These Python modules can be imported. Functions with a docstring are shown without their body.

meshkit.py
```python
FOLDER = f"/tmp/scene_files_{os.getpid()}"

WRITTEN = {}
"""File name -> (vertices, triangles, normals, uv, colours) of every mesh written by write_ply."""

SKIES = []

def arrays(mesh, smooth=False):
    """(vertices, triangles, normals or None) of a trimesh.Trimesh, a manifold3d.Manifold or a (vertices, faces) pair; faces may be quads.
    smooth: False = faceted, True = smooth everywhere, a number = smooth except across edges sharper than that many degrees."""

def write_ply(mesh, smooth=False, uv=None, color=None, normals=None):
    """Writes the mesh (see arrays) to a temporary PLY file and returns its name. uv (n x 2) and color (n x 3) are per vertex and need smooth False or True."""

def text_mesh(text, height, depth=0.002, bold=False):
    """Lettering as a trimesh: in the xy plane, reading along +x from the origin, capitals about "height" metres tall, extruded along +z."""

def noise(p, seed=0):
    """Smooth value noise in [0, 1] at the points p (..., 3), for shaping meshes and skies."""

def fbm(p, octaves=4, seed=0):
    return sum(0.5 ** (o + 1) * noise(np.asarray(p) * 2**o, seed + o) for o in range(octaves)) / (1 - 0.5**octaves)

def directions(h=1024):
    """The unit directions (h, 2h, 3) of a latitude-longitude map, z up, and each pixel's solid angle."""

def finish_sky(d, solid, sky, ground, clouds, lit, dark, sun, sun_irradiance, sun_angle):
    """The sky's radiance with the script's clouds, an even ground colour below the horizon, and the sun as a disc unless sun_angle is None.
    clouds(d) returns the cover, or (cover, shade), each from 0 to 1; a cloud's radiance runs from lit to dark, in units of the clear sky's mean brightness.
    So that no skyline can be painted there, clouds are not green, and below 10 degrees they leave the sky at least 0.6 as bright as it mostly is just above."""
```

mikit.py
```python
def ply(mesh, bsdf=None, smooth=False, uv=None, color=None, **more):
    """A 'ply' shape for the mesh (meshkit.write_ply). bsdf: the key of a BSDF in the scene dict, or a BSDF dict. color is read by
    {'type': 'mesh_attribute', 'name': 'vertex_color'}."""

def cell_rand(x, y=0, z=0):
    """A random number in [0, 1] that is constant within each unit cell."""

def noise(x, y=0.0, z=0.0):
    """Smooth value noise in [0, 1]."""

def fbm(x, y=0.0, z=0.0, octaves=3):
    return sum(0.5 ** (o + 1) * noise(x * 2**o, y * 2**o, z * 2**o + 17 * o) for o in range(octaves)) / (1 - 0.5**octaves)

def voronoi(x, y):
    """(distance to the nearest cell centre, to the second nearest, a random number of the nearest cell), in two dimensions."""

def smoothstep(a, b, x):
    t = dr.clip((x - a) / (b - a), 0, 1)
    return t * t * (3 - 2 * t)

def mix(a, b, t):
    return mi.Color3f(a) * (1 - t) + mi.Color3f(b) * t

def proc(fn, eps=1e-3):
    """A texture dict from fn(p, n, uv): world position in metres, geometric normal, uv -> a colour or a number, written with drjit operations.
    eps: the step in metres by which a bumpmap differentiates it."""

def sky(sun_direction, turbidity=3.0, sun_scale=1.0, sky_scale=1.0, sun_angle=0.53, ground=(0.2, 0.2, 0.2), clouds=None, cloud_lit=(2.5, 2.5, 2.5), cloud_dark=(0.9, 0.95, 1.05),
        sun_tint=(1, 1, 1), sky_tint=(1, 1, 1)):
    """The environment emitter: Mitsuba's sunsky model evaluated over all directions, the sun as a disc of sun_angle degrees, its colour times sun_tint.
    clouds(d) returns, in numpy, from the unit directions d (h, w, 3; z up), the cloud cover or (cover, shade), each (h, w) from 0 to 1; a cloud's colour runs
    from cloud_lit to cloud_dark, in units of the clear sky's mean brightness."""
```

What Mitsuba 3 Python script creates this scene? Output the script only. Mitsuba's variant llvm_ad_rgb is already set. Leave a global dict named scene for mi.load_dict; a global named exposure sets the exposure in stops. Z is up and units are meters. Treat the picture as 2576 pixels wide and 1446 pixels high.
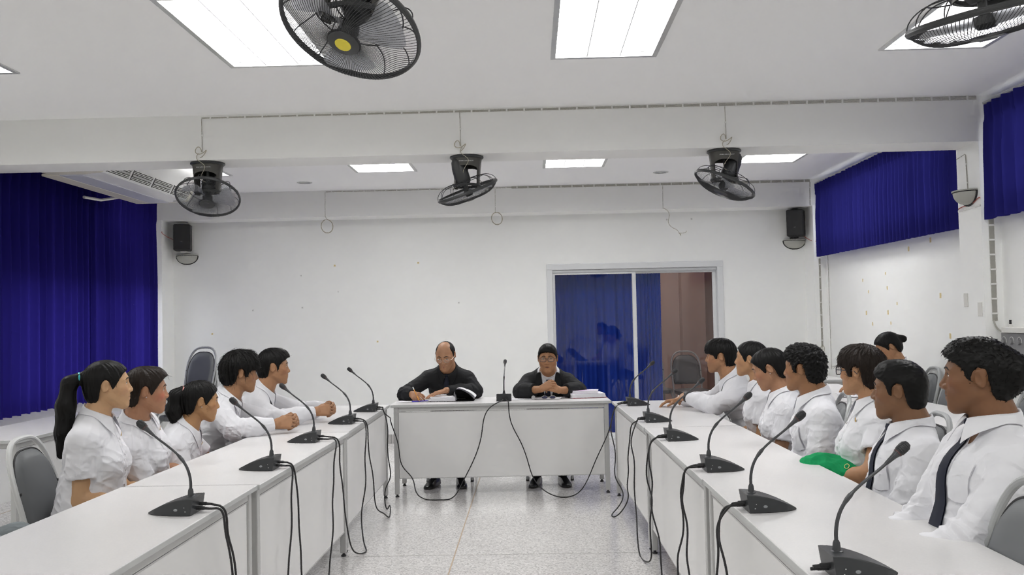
import math, random
import numpy as np, trimesh, manifold3d as m3
import mitsuba as mi, drjit as dr
import mikit, meshkit
from mikit import proc, noise, fbm, voronoi, cell_rand, smoothstep, mix

T4 = mi.ScalarTransform4f
scene, labels = {}, {}
random.seed(7)
RNG = np.random.default_rng(11)

# ------------------------------------------------------------------ camera, sky, exposure
EYE = np.array([0.0, 0.0, 1.4214])
YAW, PITCH, ROLL, FOCAL = 0.0208, 0.0355, 0.0207, 2306.0
_f = np.array([-math.sin(YAW) * math.cos(PITCH), math.cos(YAW) * math.cos(PITCH), math.sin(PITCH)])
_r0 = np.array([math.cos(YAW), math.sin(YAW), 0.0])
_u0 = np.cross(_r0, _f)
_up = math.sin(ROLL) * _r0 + math.cos(ROLL) * _u0
scene['camera'] = {'type': 'perspective', 'fov': 2 * math.degrees(math.atan(1288.0 / FOCAL)), 'fov_axis': 'x', 'near_clip': 0.05, 'far_clip': 100.0,
                   'to_world': T4().look_at(origin=EYE.tolist(), target=(EYE + _f).tolist(), up=_up.tolist())}
scene['sky'] = {**mikit.sky([-0.55, 0.25, 0.8], turbidity=4.0, sun_scale=0.0, sky_scale=14.0, ground=(0.3, 0.3, 0.28),
                            clouds=lambda d: 0.8 * np.ones(d.shape[:2]), cloud_lit=(2.6, 2.6, 2.7), cloud_dark=(1.6, 1.6, 1.7)), 'sampling_weight': 1.0}
LAMP = 12.0                      # radiance of the ceiling light panels
exposure = 0.0

# ------------------------------------------------------------------ book-keeping
TAKEN = set()


def fresh(base):
    k, n = base, 0
    while k in TAKEN:
        n += 1
        k = f'{base}_{n:03d}'
    TAKEN.add(k)
    return k


def say(k, label=None, cat=None, group=None, kind=None):
    d = {a: b for a, b in (('label', label), ('category', cat), ('group', group), ('kind', kind)) if b}
    if d:
        labels.setdefault(k, {}).update(d)


def thing(name, label=None, cat=None, group=None, kind=None):
    k = fresh(name)
    say(k, label, cat, group, kind)
    return k


def put(name, mesh, mat, parent=None, smooth=35, label=None, cat=None, group=None, kind=None, T=None, **kw):
    k = fresh(parent + '__' + name if parent else name)
    d = mesh if isinstance(mesh, dict) else mikit.ply(mesh, mat, smooth=smooth, **kw)
    if T is not None:
        d = {**d, 'to_world': T}
    scene[k] = d
    say(k, label, cat, group, kind)
    return k


def M4(a):
    return T4(np.asarray(a, float).tolist())


def rotz(x, y, z, deg):
    return T4().translate([x, y, z]).rotate([0, 0, 1], deg)


def place(key, proto, T):
    """proto: list of (path below the thing, ply dict)."""
    for path, d in proto:
        scene[key + '__' + path] = {**d, 'to_world': T}
        TAKEN.add(key + '__' + path)


def P(mesh, mat, smooth=35, **kw):
    return mikit.ply(mesh, mat, smooth=smooth, **kw)


# ------------------------------------------------------------------ mesh helpers
def cat(*ms):
    ms = [m for a in ms for m in (a if isinstance(a, (list, tuple)) else [a])]
    return trimesh.util.concatenate(ms)


def tm(man):
    m = man.to_mesh()
    return trimesh.Trimesh(np.array(m.vert_properties[:, :3]), np.array(m.tri_verts), process=False)


def hull(pts):
    return tm(m3.Manifold.hull_points(np.asarray(pts, float)))


def box(x0, x1, y0, y1, z0, z1, b=0.0):
    """Box, with chamfered edges of size b."""
    if b <= 0:
        m = trimesh.creation.box([x1 - x0, y1 - y0, z1 - z0])
        m.apply_translation([(x0 + x1) / 2, (y0 + y1) / 2, (z0 + z1) / 2])
        return m
    b = min(b, 0.49 * min(x1 - x0, y1 - y0, z1 - z0))
    pts = []
    for i in (0, 1):
        for j in (0, 1):
            for k in (0, 1):
                c = np.array([(x0, x1)[i], (y0, y1)[j], (z0, z1)[k]], float)
                s = np.array([1 - 2 * i, 1 - 2 * j, 1 - 2 * k]) * b
                for a in range(3):
                    q = c + s
                    q[a] = c[a]
                    pts.append(q)
    return hull(pts)


def tube(path, r, n=8, closed=False, cap=True, flat=None):
    p = np.asarray(path, float)
    m = len(p)
    r = np.broadcast_to(np.asarray(r, float), (m,))
    t = np.roll(p, -1, 0) - np.roll(p, 1, 0) if closed else np.gradient(p, axis=0)
    t /= np.linalg.norm(t, axis=1, keepdims=True) + 1e-12
    a = np.cross(t[0], [0, 0, 1.0] if abs(t[0][2]) < 0.9 else [1.0, 0, 0])
    A = []
    for i in range(m):
        a = a - t[i] * (a @ t[i])
        a /= np.linalg.norm(a) + 1e-12
        A.append(a)
    A = np.array(A)
    B = np.cross(t, A)
    g = np.arange(n) * 2 * math.pi / n
    v = (p[:, None] + r[:, None, None] * (np.cos(g)[None, :, None] * A[:, None] + np.sin(g)[None, :, None] * B[:, None] * (flat or 1.0))).reshape(-1, 3)
    rows = m if closed else m - 1
    i, j = np.meshgrid(np.arange(rows), np.arange(n), indexing='ij')
    i2 = (i + 1) % m
    q = np.stack([i * n + j, i2 * n + j, i2 * n + (j + 1) % n, i * n + (j + 1) % n], -1).reshape(-1, 4)
    f = np.vstack([q[:, [0, 2, 1]], q[:, [0, 3, 2]]])
    if cap and not closed:
        c0, c1 = len(v), len(v) + 1
        v = np.vstack([v, p[:1], p[-1:]])
        k = np.arange(n)
        f = np.vstack([f, np.stack([np.full(n, c0), k, (k + 1) % n], -1), np.stack([np.full(n, c1), (m - 1) * n + (k + 1) % n, (m - 1) * n + k], -1)])
    return trimesh.Trimesh(v, f, process=False)


def spline(pts, n=40):
    from scipy.interpolate import PchipInterpolator, CubicSpline
    p = np.asarray(pts, float)
    s = np.concatenate([[0], np.cumsum(np.linalg.norm(np.diff(p, axis=0), axis=1))])
    return CubicSpline(s, p)(np.linspace(0, s[-1], n)) if len(p) > 2 else np.linspace(p[0], p[-1], n)


def lathe(prof, n=32):
    """Revolve (r, z) profile round z."""
    prof = np.asarray(prof, float)
    g = np.arange(n) * 2 * math.pi / n
    v = np.stack([prof[:, None, 0] * np.cos(g), prof[:, None, 0] * np.sin(g), np.broadcast_to(prof[:, None, 1], (len(prof), n))], -1).reshape(-1, 3)
    i, j = np.meshgrid(np.arange(len(prof) - 1), np.arange(n), indexing='ij')
    q = np.stack([i * n + j, i * n + (j + 1) % n, (i + 1) * n + (j + 1) % n, (i + 1) * n + j], -1).reshape(-1, 4)
    m = trimesh.Trimesh(v, np.vstack([q[:, [0, 1, 2]], q[:, [0, 2, 3]]]), process=False)
    m.merge_vertices()
    m.update_faces(m.nondegenerate_faces())
    m.fix_normals()
    return m


def extrude(poly, h):
    return trimesh.creation.extrude_polygon(poly, h, engine='earcut')


def xf(mesh, R=None, t=None):
    m = mesh.copy()
    A = np.eye(4)
    if R is not None:
        A[:3, :3] = R
    if t is not None:
        A[:3, 3] = t
    m.apply_transform(A)
    return m


def frame_z(axis, hint=(0, 1, 0)):
    """Rotation whose third column is axis."""
    z = np.asarray(axis, float) / np.linalg.norm(axis)
    x = np.cross(hint, z)
    x /= np.linalg.norm(x)
    return np.stack([x, np.cross(z, x), z], 1)


# ------------------------------------------------------------------ materials
def rgb(c):
    return {'type': 'rgb', 'value': [float(x) for x in c]}


def principled(c, rough=0.5, spec=0.5, metal=0.0, **kw):
    return {'type': 'principled', 'base_color': c if isinstance(c, dict) else rgb(c), 'roughness': rough, 'specular': spec, 'metallic': metal, **kw}


def mat(name, d, two=True):
    scene['mat_' + name] = {'type': 'twosided', 'bsdf': d} if two else d
    return 'mat_' + name


def wall_fn(p, n, uv):
    a = fbm(p.x * 1.3 + 5, p.y * 1.3, p.z * 1.3, 3)
    b = noise(p.x * 14, p.y * 14, p.z * 14)
    s = 0.965 + 0.05 * a + 0.012 * b
    return mi.Color3f(0.90 * s, 0.905 * s, 0.885 * s)


def floor_fn(p, n, uv):
    d1, d2, w = voronoi(p.x * 95, p.y * 95)
    chip = smoothstep(0.06, 0.22, d2 - d1)
    shade = mi.Color3f(0.57, 0.555, 0.545) + (w - 0.5) * 0.34 * chip
    dark = dr.select(w > 0.93, 0.45, 1.0)
    f = noise(p.x * 320, p.y * 320, 0.0)
    big = fbm(p.x * 0.9, p.y * 0.9, 3.0, 3)
    return shade * (0.85 + 0.22 * big) * dr.lerp(1.0, dark, chip) * (0.9 + 0.18 * f)


def top_fn(p, n, uv):
    a = fbm(p.x * 2.0, p.y * 2.0, p.z, 3)
    g = noise(p.x * 260, p.y * 260, p.z * 260)
    s = 0.93 + 0.09 * a + 0.03 * g
    return mi.Color3f(0.62 * s, 0.61 * s, 0.61 * s)


def panel_fn(p, n, uv):
    a = fbm(p.x * 3.0, p.y * 3.0, p.z * 1.2, 3)
    st = noise(p.x * 9, p.y * 9, p.z * 0.8)
    s = 0.93 + 0.07 * a + 0.05 * st
    return mi.Color3f(0.72 * s, 0.715 * s, 0.71 * s)


mat('wall', principled(proc(wall_fn), 0.55, 0.3))
mat('ceiling', principled((0.90, 0.90, 0.90), 0.7, 0.2))
mat('beam', principled((0.82, 0.82, 0.805), 0.6, 0.25))
mat('white', principled((0.80, 0.80, 0.79), 0.5, 0.4))
mat('plastic_white', principled((0.72, 0.71, 0.67), 0.35, 0.5))
mat('floor', principled(proc(floor_fn), 0.16, 0.5))
mat('seam', principled((0.42, 0.33, 0.24), 0.4))
mat('seam_dark', principled((0.25, 0.24, 0.23), 0.6))
mat('baseboard', principled(proc(floor_fn), 0.3, 0.4))
mat('tabletop', principled(proc(top_fn), 0.32, 0.45))
mat('edge', principled((0.47, 0.48, 0.475), 0.4, 0.5))
mat('panel', principled(proc(panel_fn), 0.45, 0.4))
mat('steel_grey', principled((0.46, 0.46, 0.455), 0.4, 0.5))
mat('leg_dark', principled((0.20, 0.20, 0.205), 0.45, 0.5))
mat('rubber', principled((0.03, 0.03, 0.032), 0.6))
mat('mic_body', principled((0.022, 0.024, 0.026), 0.38, 0.5))
mat('mic_metal', principled((0.05, 0.052, 0.056), 0.35, 0.5, 0.3))
mat('mic_grille', principled((0.03, 0.031, 0.033), 0.5, 0.5, 0.4))
mat('cable', principled((0.012, 0.012, 0.013), 0.42, 0.5))
mat('print', principled((0.5, 0.5, 0.5), 0.6))
mat('button_lens', principled((0.22, 0.23, 0.24), 0.25))
mat('led_ring', principled((0.06, 0.02, 0.018), 0.4))
mat('fan_dark', principled((0.035, 0.037, 0.038), 0.38, 0.5))
mat('fan_bracket', principled((0.060, 0.058, 0.050), 0.45, 0.5))
mat('fan_wire', principled((0.045, 0.046, 0.05), 0.35, 0.5, 0.3))
mat('blade', {'type': 'principledthin', 'base_color': rgb((0.62, 0.63, 0.66)), 'roughness': 0.25, 'spec_trans': 0.45, 'diff_trans': 0.9, 'eta': 1.3}, two=False)
mat('yellow', principled((0.72, 0.60, 0.05), 0.5))
mat('wire_red', principled((0.35, 0.05, 0.03), 0.5))
mat('wire_tan', principled((0.40, 0.37, 0.29), 0.6))
mat('wire_grey', principled((0.42, 0.41, 0.37), 0.6))
mat('clip', principled((0.78, 0.78, 0.76), 0.5))
mat('speaker', principled((0.008, 0.008, 0.009), 0.5, 0.4))
mat('sconce_glass', principled((0.42, 0.42, 0.38), 0.45))
mat('black', principled((0.012, 0.012, 0.013), 0.5))
mat('alu', principled((0.55, 0.56, 0.57), 0.35, 0.5, 0.6))
mat('door_frame', principled((0.72, 0.73, 0.74), 0.35, 0.5))
mat('glass', {'type': 'thindielectric', 'int_ior': 1.42}, two=False)
mat('vinyl', {'type': 'bumpmap', 'scale': 0.0006, 'arbitrary': proc(lambda p, n, uv: noise(p.x * 420, p.y * 420, p.z * 420)), 'bsdf': principled((0.125, 0.132, 0.138), 0.38, 0.5)})
mat('frame_grey', principled((0.40, 0.41, 0.41), 0.35, 0.5, 0.2))
mat('frame_light', principled((0.60, 0.605, 0.60), 0.35, 0.5, 0.1))
mat('pink_wall', principled((0.52, 0.41, 0.38), 0.6))
mat('pink_dark', principled((0.40, 0.30, 0.27), 0.6))
mat('tape', principled((0.66, 0.55, 0.30), 0.6))
mat('scuff', principled((0.60, 0.60, 0.58), 0.6))
mat('chipboard', principled((0.45, 0.24, 0.10), 0.7))
mat('ac_shell', principled((0.66, 0.63, 0.55), 0.4, 0.5))
mat('ac_white', principled((0.78, 0.78, 0.77), 0.35, 0.5))
mat('ac_panel', principled((0.55, 0.56, 0.62), 0.35, 0.5))
mat('slot', principled((0.015, 0.014, 0.012), 0.6))


def curtain_mat(name, c, tr):
    mat(name, {'type': 'principledthin', 'base_color': rgb(c), 'roughness': 0.55, 'diff_trans': tr, 'sheen': 0.25, 'sheen_tint': 0.8, 'eta': 1.3}, two=False)


curtain_mat('curtain', (0.022, 0.016, 0.165), 1.0)
curtain_mat('valance', (0.022, 0.021, 0.150), 0.7)
curtain_mat('curtain_far', (0.018, 0.05, 0.34), 0.7)
mat('lamp_metal', principled((0.62, 0.63, 0.62), 0.3, 0.5, 0.5))
mat('blade_white', principled((0.85, 0.85, 0.86), 0.3, 0.5))
mat('emitter_body', {'type': 'diffuse', 'reflectance': rgb((0.8, 0.8, 0.8))})
# ------------------------------------------------------------------ the room
XL, XR, YW, YB, H = -4.38, 3.36, 10.83, -1.6, 2.961     # wall planes; YB is behind the camera
PIL_L, PIL_R = -4.255, 3.225                              # inner faces of the pillars
BEAM = (6.595, 6.943, 2.632)


def struct(name, mesh, m, parent=None, **kw):
    return put(name, mesh, m, parent, kind=None if parent else 'structure', **kw)


# floor: terrazzo panels between metal divider strips
fx = [XL - 0.1, -4.15, -0.4995, 3.15, 3.5]
fy = [YB - 0.1, 1.80, 5.62, 9.4, YW + 0.02]
k_floor = thing('floor', kind='structure')
for i in range(len(fx) - 1):
    for j in range(len(fy) - 1):
        put('panel', box(fx[i] + 0.002, fx[i + 1] - 0.002, fy[j] + 0.001, fy[j + 1] - 0.001, -0.04, 0.0), 'mat_floor', k_floor, smooth=False)
for x in fx[1:-1]:
    put('divider_strip', box(x - 0.004, x + 0.004, fy[0], fy[-1], -0.03, 0.0012), 'mat_seam', k_floor, smooth=False)
for y in fy[1:-1]:
    put('joint_strip', box(fx[0], fx[-1], y - 0.0014, y + 0.0014, -0.03, 0.0008), 'mat_seam_dark', k_floor, smooth=False)
put('slab', box(XL - 0.2, XR + 0.2, YB - 0.2, YW + 0.02, -0.2, -0.035), 'mat_seam_dark', k_floor, smooth=False)

# ceiling with holes for the recessed light panels
from shapely.geometry import box as sbox, Polygon
LX = [(-3.63, -3.05), (-1.735, -1.155), (0.165, 0.745), (2.085, 2.665)]
LY = [(4.21, 5.35), (8.11, 9.25), (0.31, 1.45)]
plan = sbox(XL - 0.2, YB - 0.2, XR + 0.2, YW + 0.2)
for a, b in LX:
    for c, d in LY:
        plan = plan.difference(sbox(a, c, b, d))
DOWN = [(-2.436, 9.863), (1.405, 9.74)]
from shapely.geometry import Point
for x, y in DOWN:
    plan = plan.difference(Point(x, y).buffer(0.062))
ceil = extrude(plan, 0.02)
ceil.apply_translation([0, 0, H])
struct('ceiling', ceil, 'mat_ceiling', smooth=False)
put('slab', box(XL - 0.2, XR + 0.2, YB - 0.2, YW + 0.2, H + 0.16, H + 0.3), 'mat_ceiling', 'ceiling', smooth=False)


# far wall, with the opening of the sliding door
DX0, DX1, DZ = 0.235, 2.21, 2.02
far = sbox(XL - 0.2, -0.2, XR + 0.2, H + 0.2).difference(sbox(DX0, -0.3, DX1, DZ))
w = extrude(far, 0.15)
w.apply_transform(np.array([[1, 0, 0, 0], [0, 0, 1, YW], [0, 1, 0, 0], [0, 0, 0, 1.0]]))
w.fix_normals()
k_far = struct('wall_far', w, 'mat_wall', smooth=False)
struct('wall_behind_camera', box(XL - 0.2, XR + 0.2, YB - 0.15, YB, -0.2, H + 0.2), 'mat_wall', smooth=False)
struct('trim_1', box(XL, XR, 10.5, YW, 2.655, H + 0.01), 'mat_beam', smooth=False)          # the far wall's beam
for i, y0 in enumerate((BEAM[0], 2.72)):
    struct(f'trim_{i + 2}', box(XL, XR, y0, y0 + BEAM[1] - BEAM[0], BEAM[2], H + 0.01), 'mat_beam', smooth=False)   # ceiling beams
n = 5
for y0, y1 in ((10.48, YW), (BEAM[0], BEAM[1]), (2.72, 3.07)):
    struct(f'trim_{n}', box(XL - 0.05, PIL_L, y0, y1, 0, BEAM[2] if y0 < 10 else 2.66), 'mat_wall', smooth=False)
    struct(f'trim_{n + 1}', box(PIL_R, XR + 0.05, y0, y1, 0, BEAM[2] if y0 < 10 else 2.66), 'mat_wall', smooth=False)
    n += 2


def side_wall(name, x0, x1, wins, z0, z1):
    """Wall in the yz plane with window openings."""
    s = sbox(YB - 0.2, -0.2, YW + 0.2, H + 0.2)
    for a, b in wins:
        s = s.difference(sbox(a, z0, b, z1))
    m = extrude(s, x1 - x0)
    m.apply_transform(np.array([[0, 0, 1, x0], [1, 0, 0, 0], [0, 1, 0, 0], [0, 0, 0, 1.0]]))
    m.fix_normals()
    return struct(name, m, 'mat_wall', smooth=False)


WINL = [(7.1, 8.72), (8.8, 10.4)]
WINR = [(7.05, 10.4), (3.2, 6.5)]
side_wall('wall_left', XL - 0.15, XL, WINL, 0.85, 1.95)
side_wall('wall_right', XR, XR + 0.15, WINR, 2.20, 2.86)
n = 1
for side, wins, z0, z1, x in (('l', WINL, 0.85, 1.95, XL - 0.06), ('r', WINR, 2.20, 2.86, XR + 0.06)):
    for a, b in wins:
        k = thing(f'window_{n}', kind='structure')
        n += 1
        c = max(2, round((b - a) / 0.82))
        for i in range(c + 1):
            y = a + (b - a) * i / c
            y = min(max(y, a + 0.03), b - 0.03)
            put('mullion', box(x - 0.025, x + 0.025, y - 0.03, y + 0.03, z0, z1), 'mat_alu', k, smooth=False)
        for z in (z0 + 0.025, z1 - 0.025):
            put('rail', box(x - 0.024, x + 0.024, a, b, z - 0.025, z + 0.025), 'mat_alu', k, smooth=False)
        for i in range(c):
            q = box(x - 0.0005, x + 0.0005, a + (b - a) * i / c + 0.02, a + (b - a) * (i + 1) / c - 0.02, z0 + 0.03, z1 - 0.03)
            pane = trimesh.Trimesh([[x, a + (b - a) * i / c + 0.02, z0 + 0.03], [x, a + (b - a) * (i + 1) / c - 0.02, z0 + 0.03],
                                    [x, a + (b - a) * (i + 1) / c - 0.02, z1 - 0.03], [x, a + (b - a) * i / c + 0.02, z1 - 0.03]], [[0, 1, 2], [0, 2, 3]])
            put('pane', pane, 'mat_glass', k, smooth=False)

# terrazzo baseboard of the far wall
struct('baseboard_far_left', box(PIL_L, DX0 - 0.055, YW - 0.012, YW, 0, 0.105, 0.003), 'mat_baseboard', smooth=False)
struct('baseboard_far_right', box(DX1 + 0.055, PIL_R, YW - 0.012, YW, 0, 0.105, 0.003), 'mat_baseboard', smooth=False)

# sliding glass door in the far wall
kd = thing('door_1', kind='structure')
yf = YW - 0.02
put('jamb', box(DX0 - 0.05, DX0 + 0.02, yf, YW + 0.12, 0, DZ + 0.05, 0.004), 'mat_door_frame', kd)
put('jamb', box(DX1 - 0.02, DX1 + 0.05, yf, YW + 0.12, 0, DZ + 0.05, 0.004), 'mat_door_frame', kd)
put('lintel', box(DX0 - 0.05, DX1 + 0.05, yf - 0.004, YW + 0.12, DZ - 0.02, DZ + 0.05, 0.004), 'mat_door_frame', kd)
put('threshold', box(DX0, DX1, yf, YW + 0.12, 0, 0.03, 0.003), 'mat_door_frame', kd)
put('track', box(DX0 + 0.02, DX1 - 0.02, YW + 0.004, YW + 0.10, DZ - 0.055, DZ - 0.02, 0.003), 'mat_alu', kd)
XM = 1.218
for nm, a, b, y in (('sliding_panel', DX0 + 0.02, XM + 0.022, YW + 0.02), ('fixed_panel', XM - 0.022, DX1 - 0.02, YW + 0.06)):
    fr = [box(a, a + (0.03 if nm == 'sliding_panel' else 0.044), y, y + 0.03, 0.03, DZ - 0.05, 0.003), box(b - 0.044, b, y, y + 0.03, 0.03, DZ - 0.05, 0.003),
          box(a, b, y, y + 0.03, 0.03, 0.075, 0.003), box(a, b, y, y + 0.03, DZ - 0.078, DZ - 0.05, 0.003)]
    s = put(nm, cat(fr), 'mat_door_frame', kd)
    g = trimesh.Trimesh([[a + 0.02, y + 0.015, 0.06], [b - 0.02, y + 0.015, 0.06], [b - 0.02, y + 0.015, DZ - 0.06], [a + 0.02, y + 0.015, DZ - 0.06]], [[0, 1, 2], [0, 2, 3]])
    put('pane', g, 'mat_glass', s, smooth=False)

# the room behind the glass door
y0, y1 = YW + 0.15, YW + 3.2
struct('floor_back_room', box(-1.2, 3.4, y0 - 0.12, y1, -0.1, 0.0), 'mat_floor', smooth=False)
struct('wall_back_room_far', box(-1.3, 3.5, y1, y1 + 0.1, -0.1, 3.0), 'mat_pink_wall', smooth=False)
struct('wall_back_room_left', box(-1.3, -1.2, y0, y1, -0.1, 3.0), 'mat_pink_wall', smooth=False)
struct('wall_back_room_right', box(3.4, 3.5, y0, y1, -0.1, 3.0), 'mat_pink_wall', smooth=False)
struct('ceiling_back_room', box(-1.3, 3.5, y0 - 0.01, y1 + 0.1, 2.7, 2.8), 'mat_ceiling', smooth=False)
struct('trim_12', box(2.25, 2.6, y1 - 0.25, y1, 0.0, 2.7), 'mat_pink_dark', smooth=False)
kb = thing('door_2', kind='structure')
put('leaf', box(2.75, 3.35, y1 - 0.03, y1, 0, 2.1, 0.004), 'mat_pink_dark', kb)
put('handle', box(2.82, 2.94, y1 - 0.07, y1 - 0.055, 0.98, 1.0, 0.004), 'mat_alu', kb)

kl = thing('ceiling_light', 'added unseen lamp on the ceiling of the room behind the glass door', 'ceiling light')  # unseen lamp, added to brighten the back room
e = trimesh.Trimesh([[1.6, y0 + 1.0, 2.66], [1.6, y0 + 2.2, 2.66], [1.9, y0 + 2.2, 2.66], [1.9, y0 + 1.0, 2.66]], [[0, 1, 2], [0, 2, 3]])
ed = P(e, 'mat_emitter_body', False)
ed['emitter'] = {'type': 'area', 'radiance': rgb((10.5, 8.6, 7.8))}
put('lamp_sheet', ed, None, kl)
put('housing', box(1.58, 1.92, y0 + 0.98, y0 + 2.22, 2.662, 2.70), 'mat_lamp_metal', kl, smooth=False)

# old tape and scuffs on the walls
for x, z, s, m in ((-2.327, 2.111, 0.022, 'tape'), (-1.332, 2.123, 0.022, 'tape'), (-3.80, 1.33, 0.02, 'tape'), (-1.83, 1.20, 0.02, 'tape'), (-2.29, 1.80, 0.014, 'scuff'),
                   (-3.31, 1.60, 0.02, 'scuff'), (-2.72, 1.62, 0.02, 'scuff'), (-0.86, 1.64, 0.02, 'scuff'), (-2.73, 2.0, 0.016, 'scuff'), (1.62, 2.57, 0.02, 'scuff'), (1.91, 2.57, 0.02, 'scuff')):
    put('tape_mark' if m == 'tape' else 'scuff_mark', box(x - s / 2, x + s / 2, YW - 0.0012, YW, z - s / 2, z + s * 0.45), 'mat_' + m, 'wall_far', smooth=False)
for y, z, s in ((9.35, 1.75, .02), (8.75, 1.79, .02), (9.2, 1.63, .02), (8.72, 1.65, .024), (9.28, 1.42, .03), (8.72, 1.42, .03), (9.12, 1.31, .024), (8.66, 1.32, .02), (7.45, 1.22, .03),
                (8.2, 1.98, .03), (7.75, 2.02, .03), (7.6, 1.55, .03), (8.5, 1.5, .02)):
    put('tape_mark', box(XR - 0.0012, XR, y - s / 2, y + s / 2, z - s * .7, z + s * .7), 'mat_tape', 'wall_right', smooth=False)

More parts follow.
